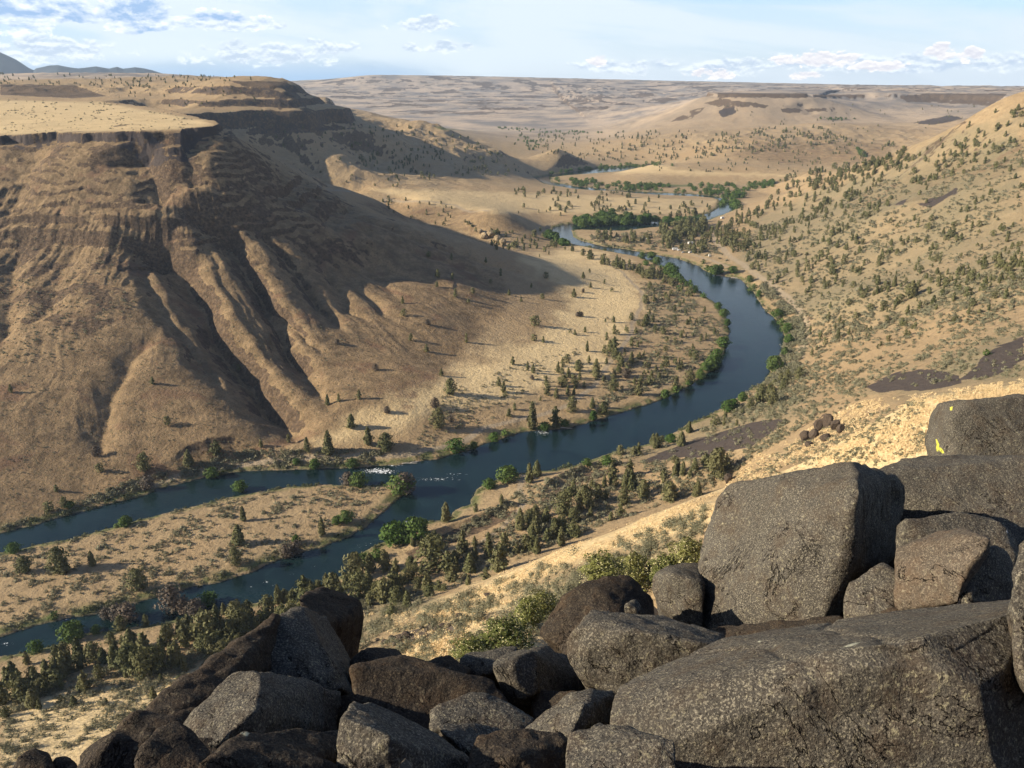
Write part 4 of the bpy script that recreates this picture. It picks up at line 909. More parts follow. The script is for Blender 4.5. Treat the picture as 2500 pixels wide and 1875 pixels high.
# shrubs and rushes fringing the water
fr=[]; rf_=random.Random(3)
for line_,dens in ((LEFTW,1.0),(RIGHTW,1.0),(np.concatenate([islandW,islandW[:1]]),1.1)):
    for a,b in zip(line_[:-1],line_[1:]):
        L=float(np.hypot(*(b-a))); y=(a[1]+b[1])/2; n_=int(L/(1.7 if y<1300 else 4.5)*dens)
        t=(b-a)/max(L,1e-6); 
        for i in range(n_):
            p=a+(b-a)*rf_.random(); s=rf_.choice((-1,1))*rf_.uniform(0,3.8); q=p+np.array([t[1],-t[0]])*s
            w=float(vnoise(q[0]/22,q[1]/22,17)); h=max(0.35,(0.9+1.6*w)*rf_.uniform(0.6,1.3))*(1.35 if y<1300 else 1.6)
            fr.append((q[0],q[1],h))
fa=np.array(fr); d1,i1,_=poly_dist(fa[:,0],fa[:,1],riverW); d2,i2,_=poly_dist(fa[:,0],fa[:,1],islandW)
wetf=(i1&~i2)&(np.minimum(d1,d2)>0.8)
zf=sampleZ(Z,fa[:,0],fa[:,1])
frp=[(10,0,x_,y_,max(z_,-0.05),h_) for (x_,y_,h_),z_,w_ in zip(fr,zf,wetf) if not w_]
mass('riverside_shrubs',frp,lambda q,r:SL2[r.randint(4)],M['shrub'],'low green and grey shrubs fringing the water',(0.7,1.4),0.1)
# tufts of dry bunchgrass on the nearest straw slopes
M['straw']=leafmat('dry_grass',(0.56,0.43,0.24),(0.78,0.61,0.37),(0.70,0.56,0.32))
gt=[]
for i,(n_,poly,a,b) in enumerate([(3800,[(1760,1200),(1850,1110),(2100,980),(2268,960),(2280,1100),(2130,1130),(1800,1180)],4,8),(2600,[(1050,1500),(1230,1395),(1400,1330),(1580,1262),(1760,1200),(1740,1260),(1500,1340),(1250,1440),(1080,1510)],4,7),
  (1500,[(970,1620),(1120,1545),(1200,1580),(1060,1660)],6,12),(1200,[(2268,960),(2500,925),(2500,975),(2280,985)],4,7),(900,[(880,1500),(1200,1480),(1400,1400),(1300,1560),(1000,1600)],5,10)]): gt+=inpoly(n_,poly,a,b,900+i)
gtp=[q[:5]+(q[5]*.55,)+q[6:] for q in place(gt)]
GT=[leafcloud(120+i,22,.17,PR['dome'],.4,.5,core=0.2) for i in range(3)]
mass('dry_grass',gtp,lambda q,r:GT[r.randint(3)],M['straw'],'tufts of straw-coloured bunchgrass on the nearest slopes',(1.1,2.0),0.03)
# flowering bushes among the boulders
M['flower']=leafmat('pale_blossom',(0.46,0.43,0.20),(0.62,0.58,0.32),(0.55,0.5,0.26))
M['bitter']=leafmat('bitterbrush_leaves',(0.055,0.07,0.018),(0.15,0.165,0.045),(0.20,0.18,0.06))
BF=quadmesh('bush_foliage',leafcloud(140,3200,.021,PR['oval'],.7,.6,core=.4),M['bitter']); BB=quadmesh('bush_blossom',leafcloud(141,700,.011,PR['oval'],.7,.9,core=0.0)*1.02,M['flower'])
for u,v,w_,h_,lab in [(1235,1578,105,70,'wide green bush with pale blossom behind the mid pile'),(1150,1600,80,45,'low yellow-green blossoming bush above the dark hump of rock'),(1548,1425,75,80,'rounded bush full of pale blossom left of the upright block'),(1625,1420,80,70,'olive bush with pale blossom behind the upright block'),(1680,1390,80,80,'yellowish blossoming bush against the huge boulder'),(1470,1410,90,60,'olive bush behind the dark cracked boulder'),(1320,1500,70,60,'small green bush left of the dark cracked boulder'),(1290,1530,60,80,'thin blossoming bush above the wide green bush')]:
    q=castG(Z,[u],[v],rmin=30)[0]
    if np.isnan(q[0]): continue
    _,_,dep=proj(*q); e=D.objects.new('flowering_bush',None); COL.objects.link(e); e.location=(q[0],q[1],q[2]-.1); e.scale=(w_*dep/F/.72,w_*dep/F/.72,h_*dep/F); e.rotation_euler=(0,0,u)
    e['label']=lab; e['category']='bush'; e['group']='blossoming bushes by the boulders'
    for nm,me_ in (('foliage',BF),('blossom',BB)):
        o=D.objects.new(nm,me_); COL.objects.link(o); o.parent=e
print('veg',time.time()-T0,len(JI),len(sgp),len(frp))
# ------------------------------------------------------------------ boulders
def n3(x,y,z,seed):
    fx,fy,fz=np.floor(x),np.floor(y),np.floor(z); ix,iy,iz=fx.astype(np.int64),fy.astype(np.int64),fz.astype(np.int64)
    tx,ty,tz=x-fx,y-fy,z-fz; sx,sy,sz=[t*t*(3-2*t) for t in (tx,ty,tz)]
    def h(a,b,c): return _h((a+c*7919),(b+c*104729),seed).astype(np.float64)/2147483648.0-1
    with np.errstate(over='ignore'):
        r=0
        for dx,wx_ in ((0,1-sx),(1,sx)):
            for dy,wy_ in ((0,1-sy),(1,sy)):
                for dz,wz_ in ((0,1-sz),(1,sz)): r=r+h(ix+dx,iy+dy,iz+dz)*wx_*wy_*wz_
    return r
def f3(p,sc,o,seed,gain=.5):
    s=0;a=1;n_=0
    for k in range(o):
        f=sc*2.07**k; s=s+a*n3(p[:,0]*f+k*3.1,p[:,1]*f-k*5.3,p[:,2]*f+k*1.7,seed+k*7); n_+=a; a*=gain
    return s/n_
def rockmat(name,base,light,rust,lich):
    m,nt,p=newmat(name)
    tc=nt.nodes.new('ShaderNodeTexCoord'); po=tc.outputs['Object']
    big=noise(nt,po,1.3,4,0.6); mid=noise(nt,po,7,6,0.7); fine=noise(nt,po,38,4,0.7); sp=noise(nt,po,95,4,0.7,0.3); sp2=noise(nt,po,36,5,0.75,0.4); tone=noise(nt,po,2.6,5,0.7,0.5)
    c=mix(nt,maprange(nt,big,0.35,0.65),base,tuple(q*1.45 for q in base))
    c=mix(nt,maprange(nt,mth(nt,'ADD',mth(nt,'MULTIPLY',mid,0.5),mth(nt,'MULTIPLY',tone,0.5)),0.47,0.6,0,0.9),c,rust)
    c=mix(nt,mth(nt,'MULTIPLY',maprange(nt,sp,0.50,0.63,0,0.8,True),maprange(nt,tone,0.35,0.6,1.0,0.45)),c,light)
    c=mix(nt,mth(nt,'MULTIPLY',maprange(nt,sp2,0.56,0.64,0,0.8,True),maprange(nt,big,0.35,0.6,0.25,1.0)),c,lich)
    c=mix(nt,maprange(nt,noise(nt,po,52,4,0.7),0.57,0.66,0,0.8,True),c,(0.022,0.018,0.015))
    wsp=maprange(nt,noise(nt,po,5.5,5,0.6),0.735,0.75,0,0.85,True); c=mix(nt,wsp,c,(0.6,0.58,0.52))
    crack=noise(nt,po,1.1,6,0.7,0.6); ck=maprange(nt,mth(nt,'ABSOLUTE',mth(nt,'SUBTRACT',crack,0.5)),0.0,0.006,1,0)
    ck=mth(nt,'MULTIPLY',ck,maprange(nt,noise(nt,po,0.9,2),0.47,0.55))
    c=mix(nt,mth(nt,'MULTIPLY',ck,0.8),c,(0.02,0.016,0.013))
    c=mix(nt,maprange(nt,mth(nt,'ADD',attr(nt,'yellow_lichen'),mth(nt,'MULTIPLY',mid,1.6)),1.35,1.5),c,(0.48,0.46,0.07))
    c=mix(nt,maprange(nt,mth(nt,'ADD',attr(nt,'pale_lichen'),mth(nt,'MULTIPLY',fine,1.5)),1.35,1.55,0,.8),c,(0.46,0.45,0.33))
    nt.links.new(c,p.inputs['Base Color']); p.inputs['Roughness'].default_value=0.85; p.inputs['Specular IOR Level'].default_value=0.12
    b=bump(nt,mid,0.7,0.05); b=bump(nt,fine,0.8,0.016,b); b=bump(nt,sp2,0.5,0.012,b)
    bk=nt.nodes.new('ShaderNodeBump'); bk.invert=True; bk.inputs['Distance'].default_value=0.03; nt.links.new(ck,bk.inputs['Height']); nt.links.new(b,bk.inputs['Normal'])
    nt.links.new(bk.outputs[0],p.inputs['Normal']); return m
M['basalt']=rockmat('speckled_basalt',(0.052,0.047,0.040),(0.29,0.26,0.20),(0.064,0.049,0.036),(0.30,0.27,0.18))
M['basalt_dark']=rockmat('dark_shaded_basalt',(0.026,0.021,0.017),(0.115,0.09,0.062),(0.055,0.036,0.022),(0.16,0.135,0.09))  # dark rocks, and boulders in shade with that shade put into the colour
M['basalt_pink']=rockmat('weathered_basalt',(0.066,0.054,0.042),(0.27,0.22,0.16),(0.10,0.07,0.047),(0.27,0.235,0.165))
def at_s(u,v,s):
    x,y,z=[float(q) for q in ray(u,v)]; n_=math.sqrt(x*x+y*y+z*z); return Vector((x*s/n_,y*s/n_,CAMZ+z*s/n_))
BOULD=[]
def boulder(label,pts,back=1.2,mat='basalt',bev=0.0095,vox=None,amp=1.0,lichen=None,name='boulder',down=0.35,shr=0.8,group=None,rough=1.0,steep=0.3):
    A_=np.array([(1,q[0]-pts[0][0],q[1]-pts[0][1]) for q in pts],float); S_=np.array([q[2] for q in pts])
    cf=np.linalg.lstsq(A_,S_,rcond=None)[0]; sm=S_.mean()
    S2=S_-cf[2]*(A_[:,2]-A_[:,2].mean())*(1-steep)+0.00006*sm*(A_[:,2]-A_[:,2].mean())   # stand the front faces up
    P3=[at_s(q[0],q[1],float(k_)) for q,k_ in zip(pts,S2)]; c=sum(P3,Vector())/len(P3); P3=[c+(q-c)*1.02 for q in P3]
    vd=(c-Vector((0,0,CAMZ))).normalized()
    B=[c+(q-c)*shr+vd*back+Vector((0,0,-down*back)) for q in P3]
    size=max((a-b).length for a in P3 for b in P3)
    rj=random.Random(len(BOULD)*17+3)
    for a_,b_ in [(rj.choice(P3),rj.choice(P3)) for _ in range(7)]:
        B.append(a_.lerp(b_,rj.uniform(.3,.7))-vd*size*rj.uniform(-.01,.045)+Vector((rj.uniform(-.03,.03),0,rj.uniform(-.02,.03)))*size)
    bm=bmesh.new()
    for q in P3+B: bm.verts.new(q-c)
    r=bmesh.ops.convex_hull(bm,input=bm.verts); 
    kill=[g for g in r['geom_interior']+r['geom_unused'] if isinstance(g,bmesh.types.BMVert)]
    bmesh.ops.delete(bm,geom=list(set(kill)),context='VERTS')
    bmesh.ops.dissolve_limit(bm,angle_limit=math.radians(7),verts=bm.verts,edges=bm.edges)
    me=D.meshes.new(name); bm.to_mesh(me); bm.free()
    o=D.objects.new(name,me); COL.objects.link(o)
    dist=(c-Vector((0,0,CAMZ))).length
    v=vox or max(0.013,dist*0.0042)
    bv=o.modifiers.new('b','BEVEL'); bv.width=size*bev*0.5; bv.segments=2; bv.limit_method='ANGLE'; bv.angle_limit=math.radians(12)
    rm=o.modifiers.new('r','REMESH'); rm.mode='VOXEL'; rm.voxel_size=v
    dg=bpy.context.evaluated_depsgraph_get(); m2=D.meshes.new_from_object(o.evaluated_get(dg)); o.modifiers.clear(); o.data=m2; D.meshes.remove(me); m2.name=name
    n_=len(m2.vertices); co=np.empty(n_*3); m2.vertices.foreach_get('co',co); co=co.reshape(-1,3)
    no=np.empty(n_*3); m2.vertices.foreach_get('normal',no); no=no.reshape(-1,3)
    sd=len(BOULD)*31+5; k=1.0/size
    rr_=np.random.RandomState(sd)
    for _ in range(4):      # flat fracture faces chipped off corners and edges
        n1=rr_.normal(0,1,3); n1[2]=abs(n1[2])*.7; n1/=np.linalg.norm(n1); pr=co@n1; h_=pr.max(); cut=h_-rr_.uniform(0.01,0.035)*size
        wob=f3(co,3.0*k,2,sd+_*3)*0.006*size
        ov=np.maximum(pr+wob-cut,0); co=co-n1*(ov*0.98)[:,None]
    f=f3(co,1.6*k,3,sd)*0.014*size
    g_=f3(co,5*k,4,sd+50,.55); f+= (np.abs(g_)-0.2)*0.022*size*rough
    f+= f3(co,7.0,4,sd+90,.6)*0.02*rough
    st=f3(co,2.4*k,3,sd+130); f+= (np.round(st*4)/4-st)*0.05*size*max(0,rough-0.75)*0.7   # spalled steps
    cr=f3(co,1.1*k,4,sd+170,.5); cm=sstep(-0.05,0.1,f3(co,1.3*k,2,sd+190))
    f-= np.exp(-(cr/0.012)**2)*0.014*size*cm          # joints
    co=co+no*(f*amp)[:,None]
    m2.vertices.foreach_set('co',co.ravel()); m2.polygons.foreach_set('use_smooth',np.ones(len(m2.polygons),bool)); m2.update()
    m2.materials.clear(); m2.materials.append(M[mat]); o.location=c
    o['label']=label; o['category']='boulder' if name=='boulder' else 'rock'
    if group: o['group']=group
    BOULD.append((o,c,size)); return o
B=boulder
B('giant speckled boulder slab filling the lower right corner',[(1767,1556,5.0),(1950,1525,5.3),(2180,1490,5.6),(2472,1462,5.8),(2640,1440,6),(1515,1672,3.95),(1712,1650,3.9),(1907,1606,3.9),(2106,1570,3.9),(2270,1547,3.95),(2360,1534,4.0),(2467,1490,4.5),(1494,1776,3.35),(1640,1812,3.1),(1640,1960,2.7),(2000,1990,2.6),(2440,1960,2.8),(2600,1800,3.7),(1500,1720,3.6)],1.2,bev=0.0022,amp=0.5,rough=0.7,steep=0.35)
B('huge rounded boulder with flat lit face and black shaded right side',[(1789,1183,8.2),(1934,1166,8.0),(2040,1138,7.9),(2076,1130,7.6),(2090,1202,7.0),(2085,1387,6.7),(2002,1530,6.4),(1767,1585,6.7),(1712,1530,7.1),(1694,1460,7.4),(1703,1360,7.7),(1726,1274,8.0),(1753,1220,8.2),(2137,1145,8.3),(2196,1172,8.7),(2205,1197,8.7),(2201,1257,8.6),(2187,1351,8.3),(2056,1505,7.6)],1.0,bev=0.0103,shr=.9)
B('broad grey slab behind the huge rounded boulder',[(2120,1155,9.6),(2241,1113,10.6),(2330,1112,10.9),(2620,1115,10.6),(2620,1400,7.9),(2400,1400,8.1),(2180,1340,8.6),(2150,1250,9.0)],1.5,bev=0.0062,amp=.8)
b3=B('square-topped brown boulder with yellow lichen at upper right',[(2273,990,14),(2327,981,13.2),(2390,972,13.5),(2500,964,13.8),(2640,962,14),(2259,1075,13.6),(2273,1135,13.2),(2322,1140,12.6),(2640,1160,12.8)],2.5,bev=0.0051,mat='basalt')
B('rounded grey rock behind the pinkish rock',[(2192,1272,7.0),(2305,1253,7.3),(2341,1255,7.4),(2418,1263,7.4),(2458,1299,7.3),(2486,1322,7.2),(2480,1400,6.6),(2190,1420,6.4)],.8,bev=0.0143)
B('pinkish tan rock face wedged right of the huge boulder',[(2190,1330,6.3),(2290,1292,6.6),(2359,1294,6.3),(2409,1307,6.0),(2418,1325,5.9),(2352,1396,5.6),(2336,1470,5.4),(2250,1485,5.5),(2187,1492,5.6),(2192,1396,5.9)],.6,bev=0.0081,mat='basalt_pink')
B('dark triangular rock leaning on the pinkish rock',[(2420,1330,6.2),(2449,1345,6.4),(2474,1414,6.2),(2474,1475,5.9),(2348,1480,5.55),(2350,1400,5.8)],.6,bev=0.0081,mat='basalt')
B('small rounded rock in the gap below the huge boulder',[(2061,1450,6.1),(2076,1423,6.3),(2133,1380,6.5),(2156,1374,6.6),(2183,1384,6.5),(2194,1398,6.4),(2190,1495,5.8),(2124,1510,5.7),(2061,1515,5.8)],.5,bev=0.0165)
B('upright block against the left of the huge boulder',[(1595,1441,7.8),(1599,1405,8.0),(1627,1380,8.3),(1710,1371,8.6),(1640,1400,7.7),(1720,1420,7.6),(1720,1535,7.0),(1663,1525,7.2),(1627,1495,7.5)],.8,bev=0.0103,mat='basalt')
B('dark cracked boulder left of the upright block',[(1315,1541,6.2),(1340,1500,6.6),(1374,1458,6.9),(1437,1417,7.2),(1473,1405,7.3),(1537,1407,7.4),(1564,1437,7.2),(1591,1470,7.0),(1600,1510,6.6),(1500,1530,6.0),(1383,1605,5.6),(1450,1630,5.5)],.9,bev=0.0073,mat='basalt_dark',rough=1.5)
B('small chip of rock lying behind the long block',[(1525,1492,6.1),(1528,1474,6.2),(1550,1462,6.4),(1566,1478,6.3),(1560,1500,6.0)],.3,bev=0.0051)
B('long block with dark flat top in the middle of the pile',[(1442,1491,5.7),(1622,1509,5.9),(1767,1548,5.7),(1425,1519,5.1),(1500,1529,4.9),(1620,1552,4.8),(1745,1580,4.7),(1387,1562,4.95),(1392,1602,4.8),(1428,1660,4.6),(1505,1694,4.4),(1600,1700,4.35),(1750,1650,4.5)],.9,bev=0.0062)
B('boulder cut off by the right edge of the picture',[(2540,1280,4.3),(2492,1330,4.1),(2475,1400,3.9),(2472,1560,3.6),(2478,1640,3.45),(2510,1690,3.4),(2640,1700,3.4),(2650,1300,4.2)],.6,bev=0.0124)
B('pale block at the foot of the giant slab',[(1395,1792,3.4),(1440,1782,3.5),(1530,1778,3.5),(1645,1807,3.2),(1652,1905,2.85),(1500,1980,2.7),(1375,1900,2.9)],.5,bev=0.0062)
B('wedge rock with black right face below the long block',[(1279,1780,4.0),(1347,1732,4.25),(1392,1692,4.5),(1473,1680,4.6),(1432,1726,4.0),(1434,1775,3.8),(1508,1692,4.7),(1496,1782,4.3),(1400,1800,3.6),(1290,1796,3.8)],.6,bev=0.0051)
B('little stone beside the wedge rock',[(1433,1785,3.7),(1445,1763,3.8),(1462,1758,3.9),(1484,1768,3.85),(1482,1790,3.65)],.2,bev=0.0062)
B('lit grey rock with black right half in mid pile',[(1200,1622,5.2),(1225,1599,5.5),(1275,1583,5.7),(1300,1593,5.4),(1300,1690,4.9),(1243,1730,4.9),(1338,1578,6.2),(1392,1605,6.3),(1432,1668,6.1),(1420,1745,5.6)],.8,bev=0.0051)
B('half-buried brown rock behind the mid pile',[(1119,1609,6.3),(1143,1592,6.5),(1220,1581,6.7),(1262,1576,6.8),(1260,1630,6.0),(1130,1660,5.8)],.7,bev=0.0081)
B('low dark hump of rock beside the brown rock',[(1030,1620,6.0),(1066,1602,6.2),(1094,1598,6.3),(1152,1632,6.0),(1120,1670,5.5),(1045,1665,5.5)],.6,bev=0.0124,mat='basalt_dark')
B('dome-topped rock right of the tall block',[(854,1612,5.9),(881,1583,6.1),(910,1577,6.3),(967,1583,6.3),(987,1606,6.0),(985,1650,5.5),(860,1660,5.4)],.7,bev=0.0103,mat='basalt_dark')
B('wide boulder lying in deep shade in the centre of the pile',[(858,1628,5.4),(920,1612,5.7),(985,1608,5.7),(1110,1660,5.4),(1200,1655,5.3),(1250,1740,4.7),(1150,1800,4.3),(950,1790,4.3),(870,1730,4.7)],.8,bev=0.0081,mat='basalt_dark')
B('flat dark rock with one lit corner in front of shaded boulder',[(1050,1730,4.3),(1143,1692,4.6),(1180,1687,4.7),(1229,1719,4.5),(1306,1756,4.2),(1280,1790,3.9),(1190,1800,3.8),(1050,1780,3.9)],.6,bev=0.0062)
B('pale-fronted wedge boulder sloping right at bottom centre',[(823,1823,3.2),(832,1751,3.5),(860,1714,3.85),(905,1716,3.95),(955,1800,3.2),(970,1870,3.0),(830,1910,2.9),(1021,1768,3.95),(1085,1797,3.75),(1150,1860,3.4),(1160,1960,3.0),(950,1970,2.7)],.5,bev=0.0051)
B('small tan stone at the bottom centre edge',[(960,1880,2.75),(975,1850,2.85),(988,1843,2.9),(1010,1862,2.85),(1015,1905,2.7),(960,1905,2.7)],.2,bev=0.0103,mat='basalt_pink')
B('flat pale stone between the wedge boulders',[(1060,1768,3.9),(1100,1769,3.95),(1170,1768,4.0),(1230,1778,4.0),(1180,1840,3.5),(1143,1845,3.45),(1085,1795,3.7)],.4,bev=0.0062)
B('jagged dark rock with white streak at bottom centre',[(1140,1850,3.3),(1166,1805,3.5),(1225,1790,3.6),(1292,1788,3.65),(1333,1804,3.6),(1362,1795,3.65),(1394,1806,3.55),(1388,1910,3.1),(1250,1960,2.8),(1150,1940,2.9),(1260,1840,3.25)],.5,bev=0.0040,mat='basalt_dark',rough=1.6)
B('pointed pyramid boulder at left of pile',[(565,1599,5.5),(640,1537,6.0),(722,1482,6.5),(742,1488,6.4),(795,1590,5.6),(838,1680,5.0),(770,1695,4.8),(640,1670,5.0),(800,1510,7.0),(905,1710,6.0),(880,1740,5.4)],.6,bev=0.0040,shr=.7)
B('dark-topped block standing behind the pyramid boulder',[(728,1466,7.2),(759,1441,7.7),(791,1433,8),(836,1447,8),(881,1470,7.8),(887,1500,7.6),(802,1526,6.75),(877,1577,7.4),(854,1615,7.1),(790,1610,6.6)],.7,bev=0.0073,mat='basalt_dark')
B('long dark ridge boulder descending to the lower left',[(690,1492,7.0),(588,1554,6.4),(475,1650,5.4),(371,1728,4.7),(253,1801,4.0),(190,1850,3.7),(165,1930,3.2),(700,1610,6.3),(560,1710,5.0),(450,1790,4.1),(330,1930,3.2)],.9,bev=0.0051,mat='basalt_dark',rough=1.4)
B('lit slanting block in front of the ridge boulder',[(438,1760,4.3),(515,1692,4.7),(592,1617,5.15),(637,1660,4.7),(643,1690,4.5),(624,1732,4.2),(515,1825,3.8),(488,1812,3.9),(830,1690,5.5),(815,1790,4.9),(640,1810,4.0)],.5,bev=0.0040,shr=.8)
B('rounded dark boulder at the bottom left of the pile',[(326,1850,3.4),(353,1805,3.6),(389,1773,3.8),(434,1763,3.85),(479,1790,3.7),(513,1832,3.5),(517,1910,3.1),(330,1935,3.0)],.5,bev=0.0143,mat='basalt_dark')
b32=B('dark boulder with pale lichen cap at the bottom edge',[(490,1868,3.0),(561,1823,3.25),(583,1796,3.4),(597,1783,3.5),(633,1787,3.5),(723,1823,3.3),(826,1866,3.1),(835,1940,2.8),(490,1945,2.7)],.5,bev=0.0062,mat='basalt_dark')
B('flat rough-topped slab behind the lichen-capped boulder',[(625,1790,4.0),(723,1777,4.2),(823,1799,4.1),(830,1860,3.6),(720,1850,3.5),(640,1830,3.6)],.5,bev=0.0051,mat='basalt_dark')
B('small dark boulder alone in the bottom left corner',[(24,1885,5.0),(45,1846,5.2),(81,1824,5.4),(117,1836,5.3),(132,1885,4.9),(80,1920,4.7)],.6,bev=0.0081,mat='basalt_dark')
B('low dark rock touching the corner boulder',[(115,1890,5.1),(126,1846,5.4),(167,1845,5.4),(188,1867,5.2),(190,1910,4.8)],.5,bev=0.0081,mat='basalt_dark')
def spots(key,obs,lst):
    for ob in obs:
        me=ob.data; n_=len(me.vertices); co=np.empty(n_*3); me.vertices.foreach_get('co',co); co=co.reshape(-1,3)+np.array(ob.location)
        u_,v_,_=proj(co[:,0],co[:,1],co[:,2]); a=np.zeros(n_)
        for u,v,ru,rv,t in lst:
            c_,s_=math.cos(t),math.sin(t); du,dv=u_-u,v_-v
            a=np.maximum(a,np.exp(-(((du*c_+dv*s_)/ru)**2+((-du*s_+dv*c_)/rv)**2)))
        at=me.attributes.new(key,'FLOAT','POINT'); at.data.foreach_set('value',a.astype(np.float32))
spots('yellow_lichen',[b3],[(2322,996,9,6,0),(2288,1075,8,5,0),(2298,1100,16,7,0.3),(2290,1088,5,12,0)])
spots('pale_lichen',[b32],[(599,1792,16,9,0)])
spots('pale_lichen',[BOULD[0][0]],[(2082,1573,34,4,-0.27),(1886,1731,6,9,0),(1877,1728,3,4,0),(1912,1868,5,4,0),(1855,1565,8,3,0)])
spots('pale_lichen',[BOULD[2][0]],[(2230,1168,9,4,0),(2245,1162,6,6,0),(2178,1140,5,3,0)])
# filler rocks, added so that the gaps in the pile look dark
B('dark filler rock deep in the gap under the tall block',[(860,1660,6.6),(990,1650,6.6),(1050,1720,6.0),(900,1780,5.6),(800,1740,5.8)],.8,mat='basalt_dark')
B('dark filler rock in the gap under the long block',[(1300,1680,5.6),(1440,1690,5.4),(1440,1790,4.8),(1300,1790,4.8)],.8,mat='basalt_dark')
B('dark filler rock behind the gap of the huge boulder',[(2020,1400,8.8),(2200,1400,8.8),(2200,1520,7.5),(2000,1530,7.4)],.8,mat='basalt_dark')
B('dark filler rock between the lower left boulders',[(480,1800,4.4),(840,1780,4.7),(840,1900,3.9),(480,1900,3.8)],.6,mat='basalt_dark')
B('dark filler rock behind the upright block',[(1670,1390,9.0),(1740,1390,9.0),(1750,1560,8.2),(1670,1560,8.2)],.8,mat='basalt_dark')
B('dark filler rock behind the top of the pinkish rock',[(2120,1320,8.8),(2240,1300,8.9),(2240,1420,8.3),(2120,1420,8.3)],.8,mat='basalt_dark')
B('dark filler rock behind the lit grey rock',[(1160,1650,6.8),(1290,1650,6.8),(1290,1760,6.2),(1160,1760,6.2)],.8,mat='basalt_dark')
B('dark filler rock left of the pale-fronted wedge boulder',[(740,1700,5.6),(900,1690,5.8),(900,1850,5.0),(740,1850,5.0)],.8,mat='basalt_dark')
B('dark filler rock beneath the huge boulder',[(1740,1540,6.9),(2060,1500,6.9),(2060,1600,6.0),(1740,1610,6.0)],.8,mat='basalt_dark')
B('dark filler rock under the pinkish rock',[(2150,1480,6.2),(2500,1460,6.6),(2500,1540,5.9),(2150,1540,5.8)],.6,mat='basalt_dark')
# lichen
def lichenmat(name,c1,c2):
    m,nt,p=newmat(name); tc=nt.nodes.new('ShaderNodeTexCoord')
    nt.links.new(mix(nt,maprange(nt,noise(nt,tc.outputs['Object'],30,3),0.4,0.6),c1,c2),p.inputs['Base Color']); return m
# rocks on the slopes, each lying on the ground
m,nt,p=newmat('slope_rock'); M['slope_rock']=m
tc=nt.nodes.new('ShaderNodeTexCoord'); nt.links.new(ramp(nt,noise(nt,tc.outputs['Object'],3,5,.65),[(0.35,(0.035,0.028,0.024)),(0.6,(0.10,0.075,0.055)),(0.75,(0.17,0.13,0.095))]),p.inputs['Base Color'])
nt.links.new(bump(nt,noise(nt,tc.outputs['Object'],5,5,.7),0.8,0.3),p.inputs['Normal'])
def smallrock(u,v,wpx,hpx,label,group,seed,mat='slope_rock',cat='rock'):
    q=castG(Z,[u],[v],rmin=40)[0]
    if np.isnan(q[0]): return
    _,_,dep=proj(*q); w=wpx*dep/F/2; h=hpx*dep/F
    r=random.Random(seed); bm=bmesh.new(); bmesh.ops.create_icosphere(bm,subdivisions=3,radius=1)
    cuts=[(Vector((r.uniform(-1,1),r.uniform(-1,1),r.uniform(-.6,1))).normalized(),r.uniform(.55,.85)) for _ in range(4)]
    for v_ in bm.verts:
        for n_,k in cuts:
            d=v_.co.dot(n_)
            if d>k: v_.co-=n_*(d-k)
        v_.co*=1+0.05*math.sin(v_.co.x*7+seed)*math.cos(v_.co.y*6+v_.co.z*5)
        v_.co.x*=w; v_.co.y*=w*0.9; v_.co.z=(v_.co.z*0.5+0.35)*h
    me=D.meshes.new('rock'); bm.to_mesh(me); bm.free(); me.materials.append(M[mat])
    o=D.objects.new('rock',me); COL.objects.link(o); o.location=(q[0],q[1],q[2]); o.rotation_euler=(0,0,r.uniform(0,3))
    o['label']=label; o['category']=cat; o['group']=group
for i,(u,v,w,h) in enumerate([(922,1565,14,9),(938,1570,20,10),(955,1560,16,12),(965,1574,16,10),(978,1563,22,16),(993,1556,26,20),(1008,1566,12,8),(1030,1536,16,10),(1042,1542,14,12),(1054,1530,20,12),(1068,1538,16,12),(1082,1530,20,10),(1098,1528,16,12),(1110,1520,14,10),(1120,1505,20,9),(1190,1455,22,10)]):
    smallrock(u,v,w,h,f"dark talus rock, {(ORD+['fifteenth','sixteenth'])[i]} from left in the chain above the dome-topped rock",'talus rocks on the grass above the boulder pile',i)
for i,(u,v,w,h) in enumerate([(1965,1078,30,34),(1985,1070,26,30),(2000,1050,30,36),(2020,1042,28,40),(2038,1048,24,34),(2052,1056,22,26),(2015,1075,30,22),(1975,1090,24,16)]):
    smallrock(u,v,w,h,f"brown crag, {ORD[i]} of the outcrop on the slope above the huge boulder",'rocks of the outcrop on the straw slope',40+i)
smallrock(1777,1178,22,30,'reddish rock stump behind the top left of the huge boulder','rocks by the huge boulder',60)
m,nt,p=newmat('pale_tuff'); M['tuff']=m; p.inputs['Base Color'].default_value=(0.46,0.36,0.22,1)
tc=nt.nodes.new('ShaderNodeTexCoord'); nt.links.new(ramp(nt,noise(nt,tc.outputs['Object'],.25,5,.65),[(0.35,(0.09,0.065,0.042)),(0.62,(0.40,0.31,0.19))]),p.inputs['Base Color'])
for i,(u,v,w,h) in enumerate([(1182,582,22,18),(1200,578,26,20),(1215,590,24,20),(1228,600,22,22),(1172,570,16,14)]):
    smallrock(u,v,w,h,f"pale tan cliff rock, {['far left','second','third','right end','upper left'][i]} of the outcrop under the bench",'pale outcrop beside the river bend',80+i,'tuff')
print('boulders',time.time()-T0,sum(len(o.data.vertices) for o,_,_ in BOULD))
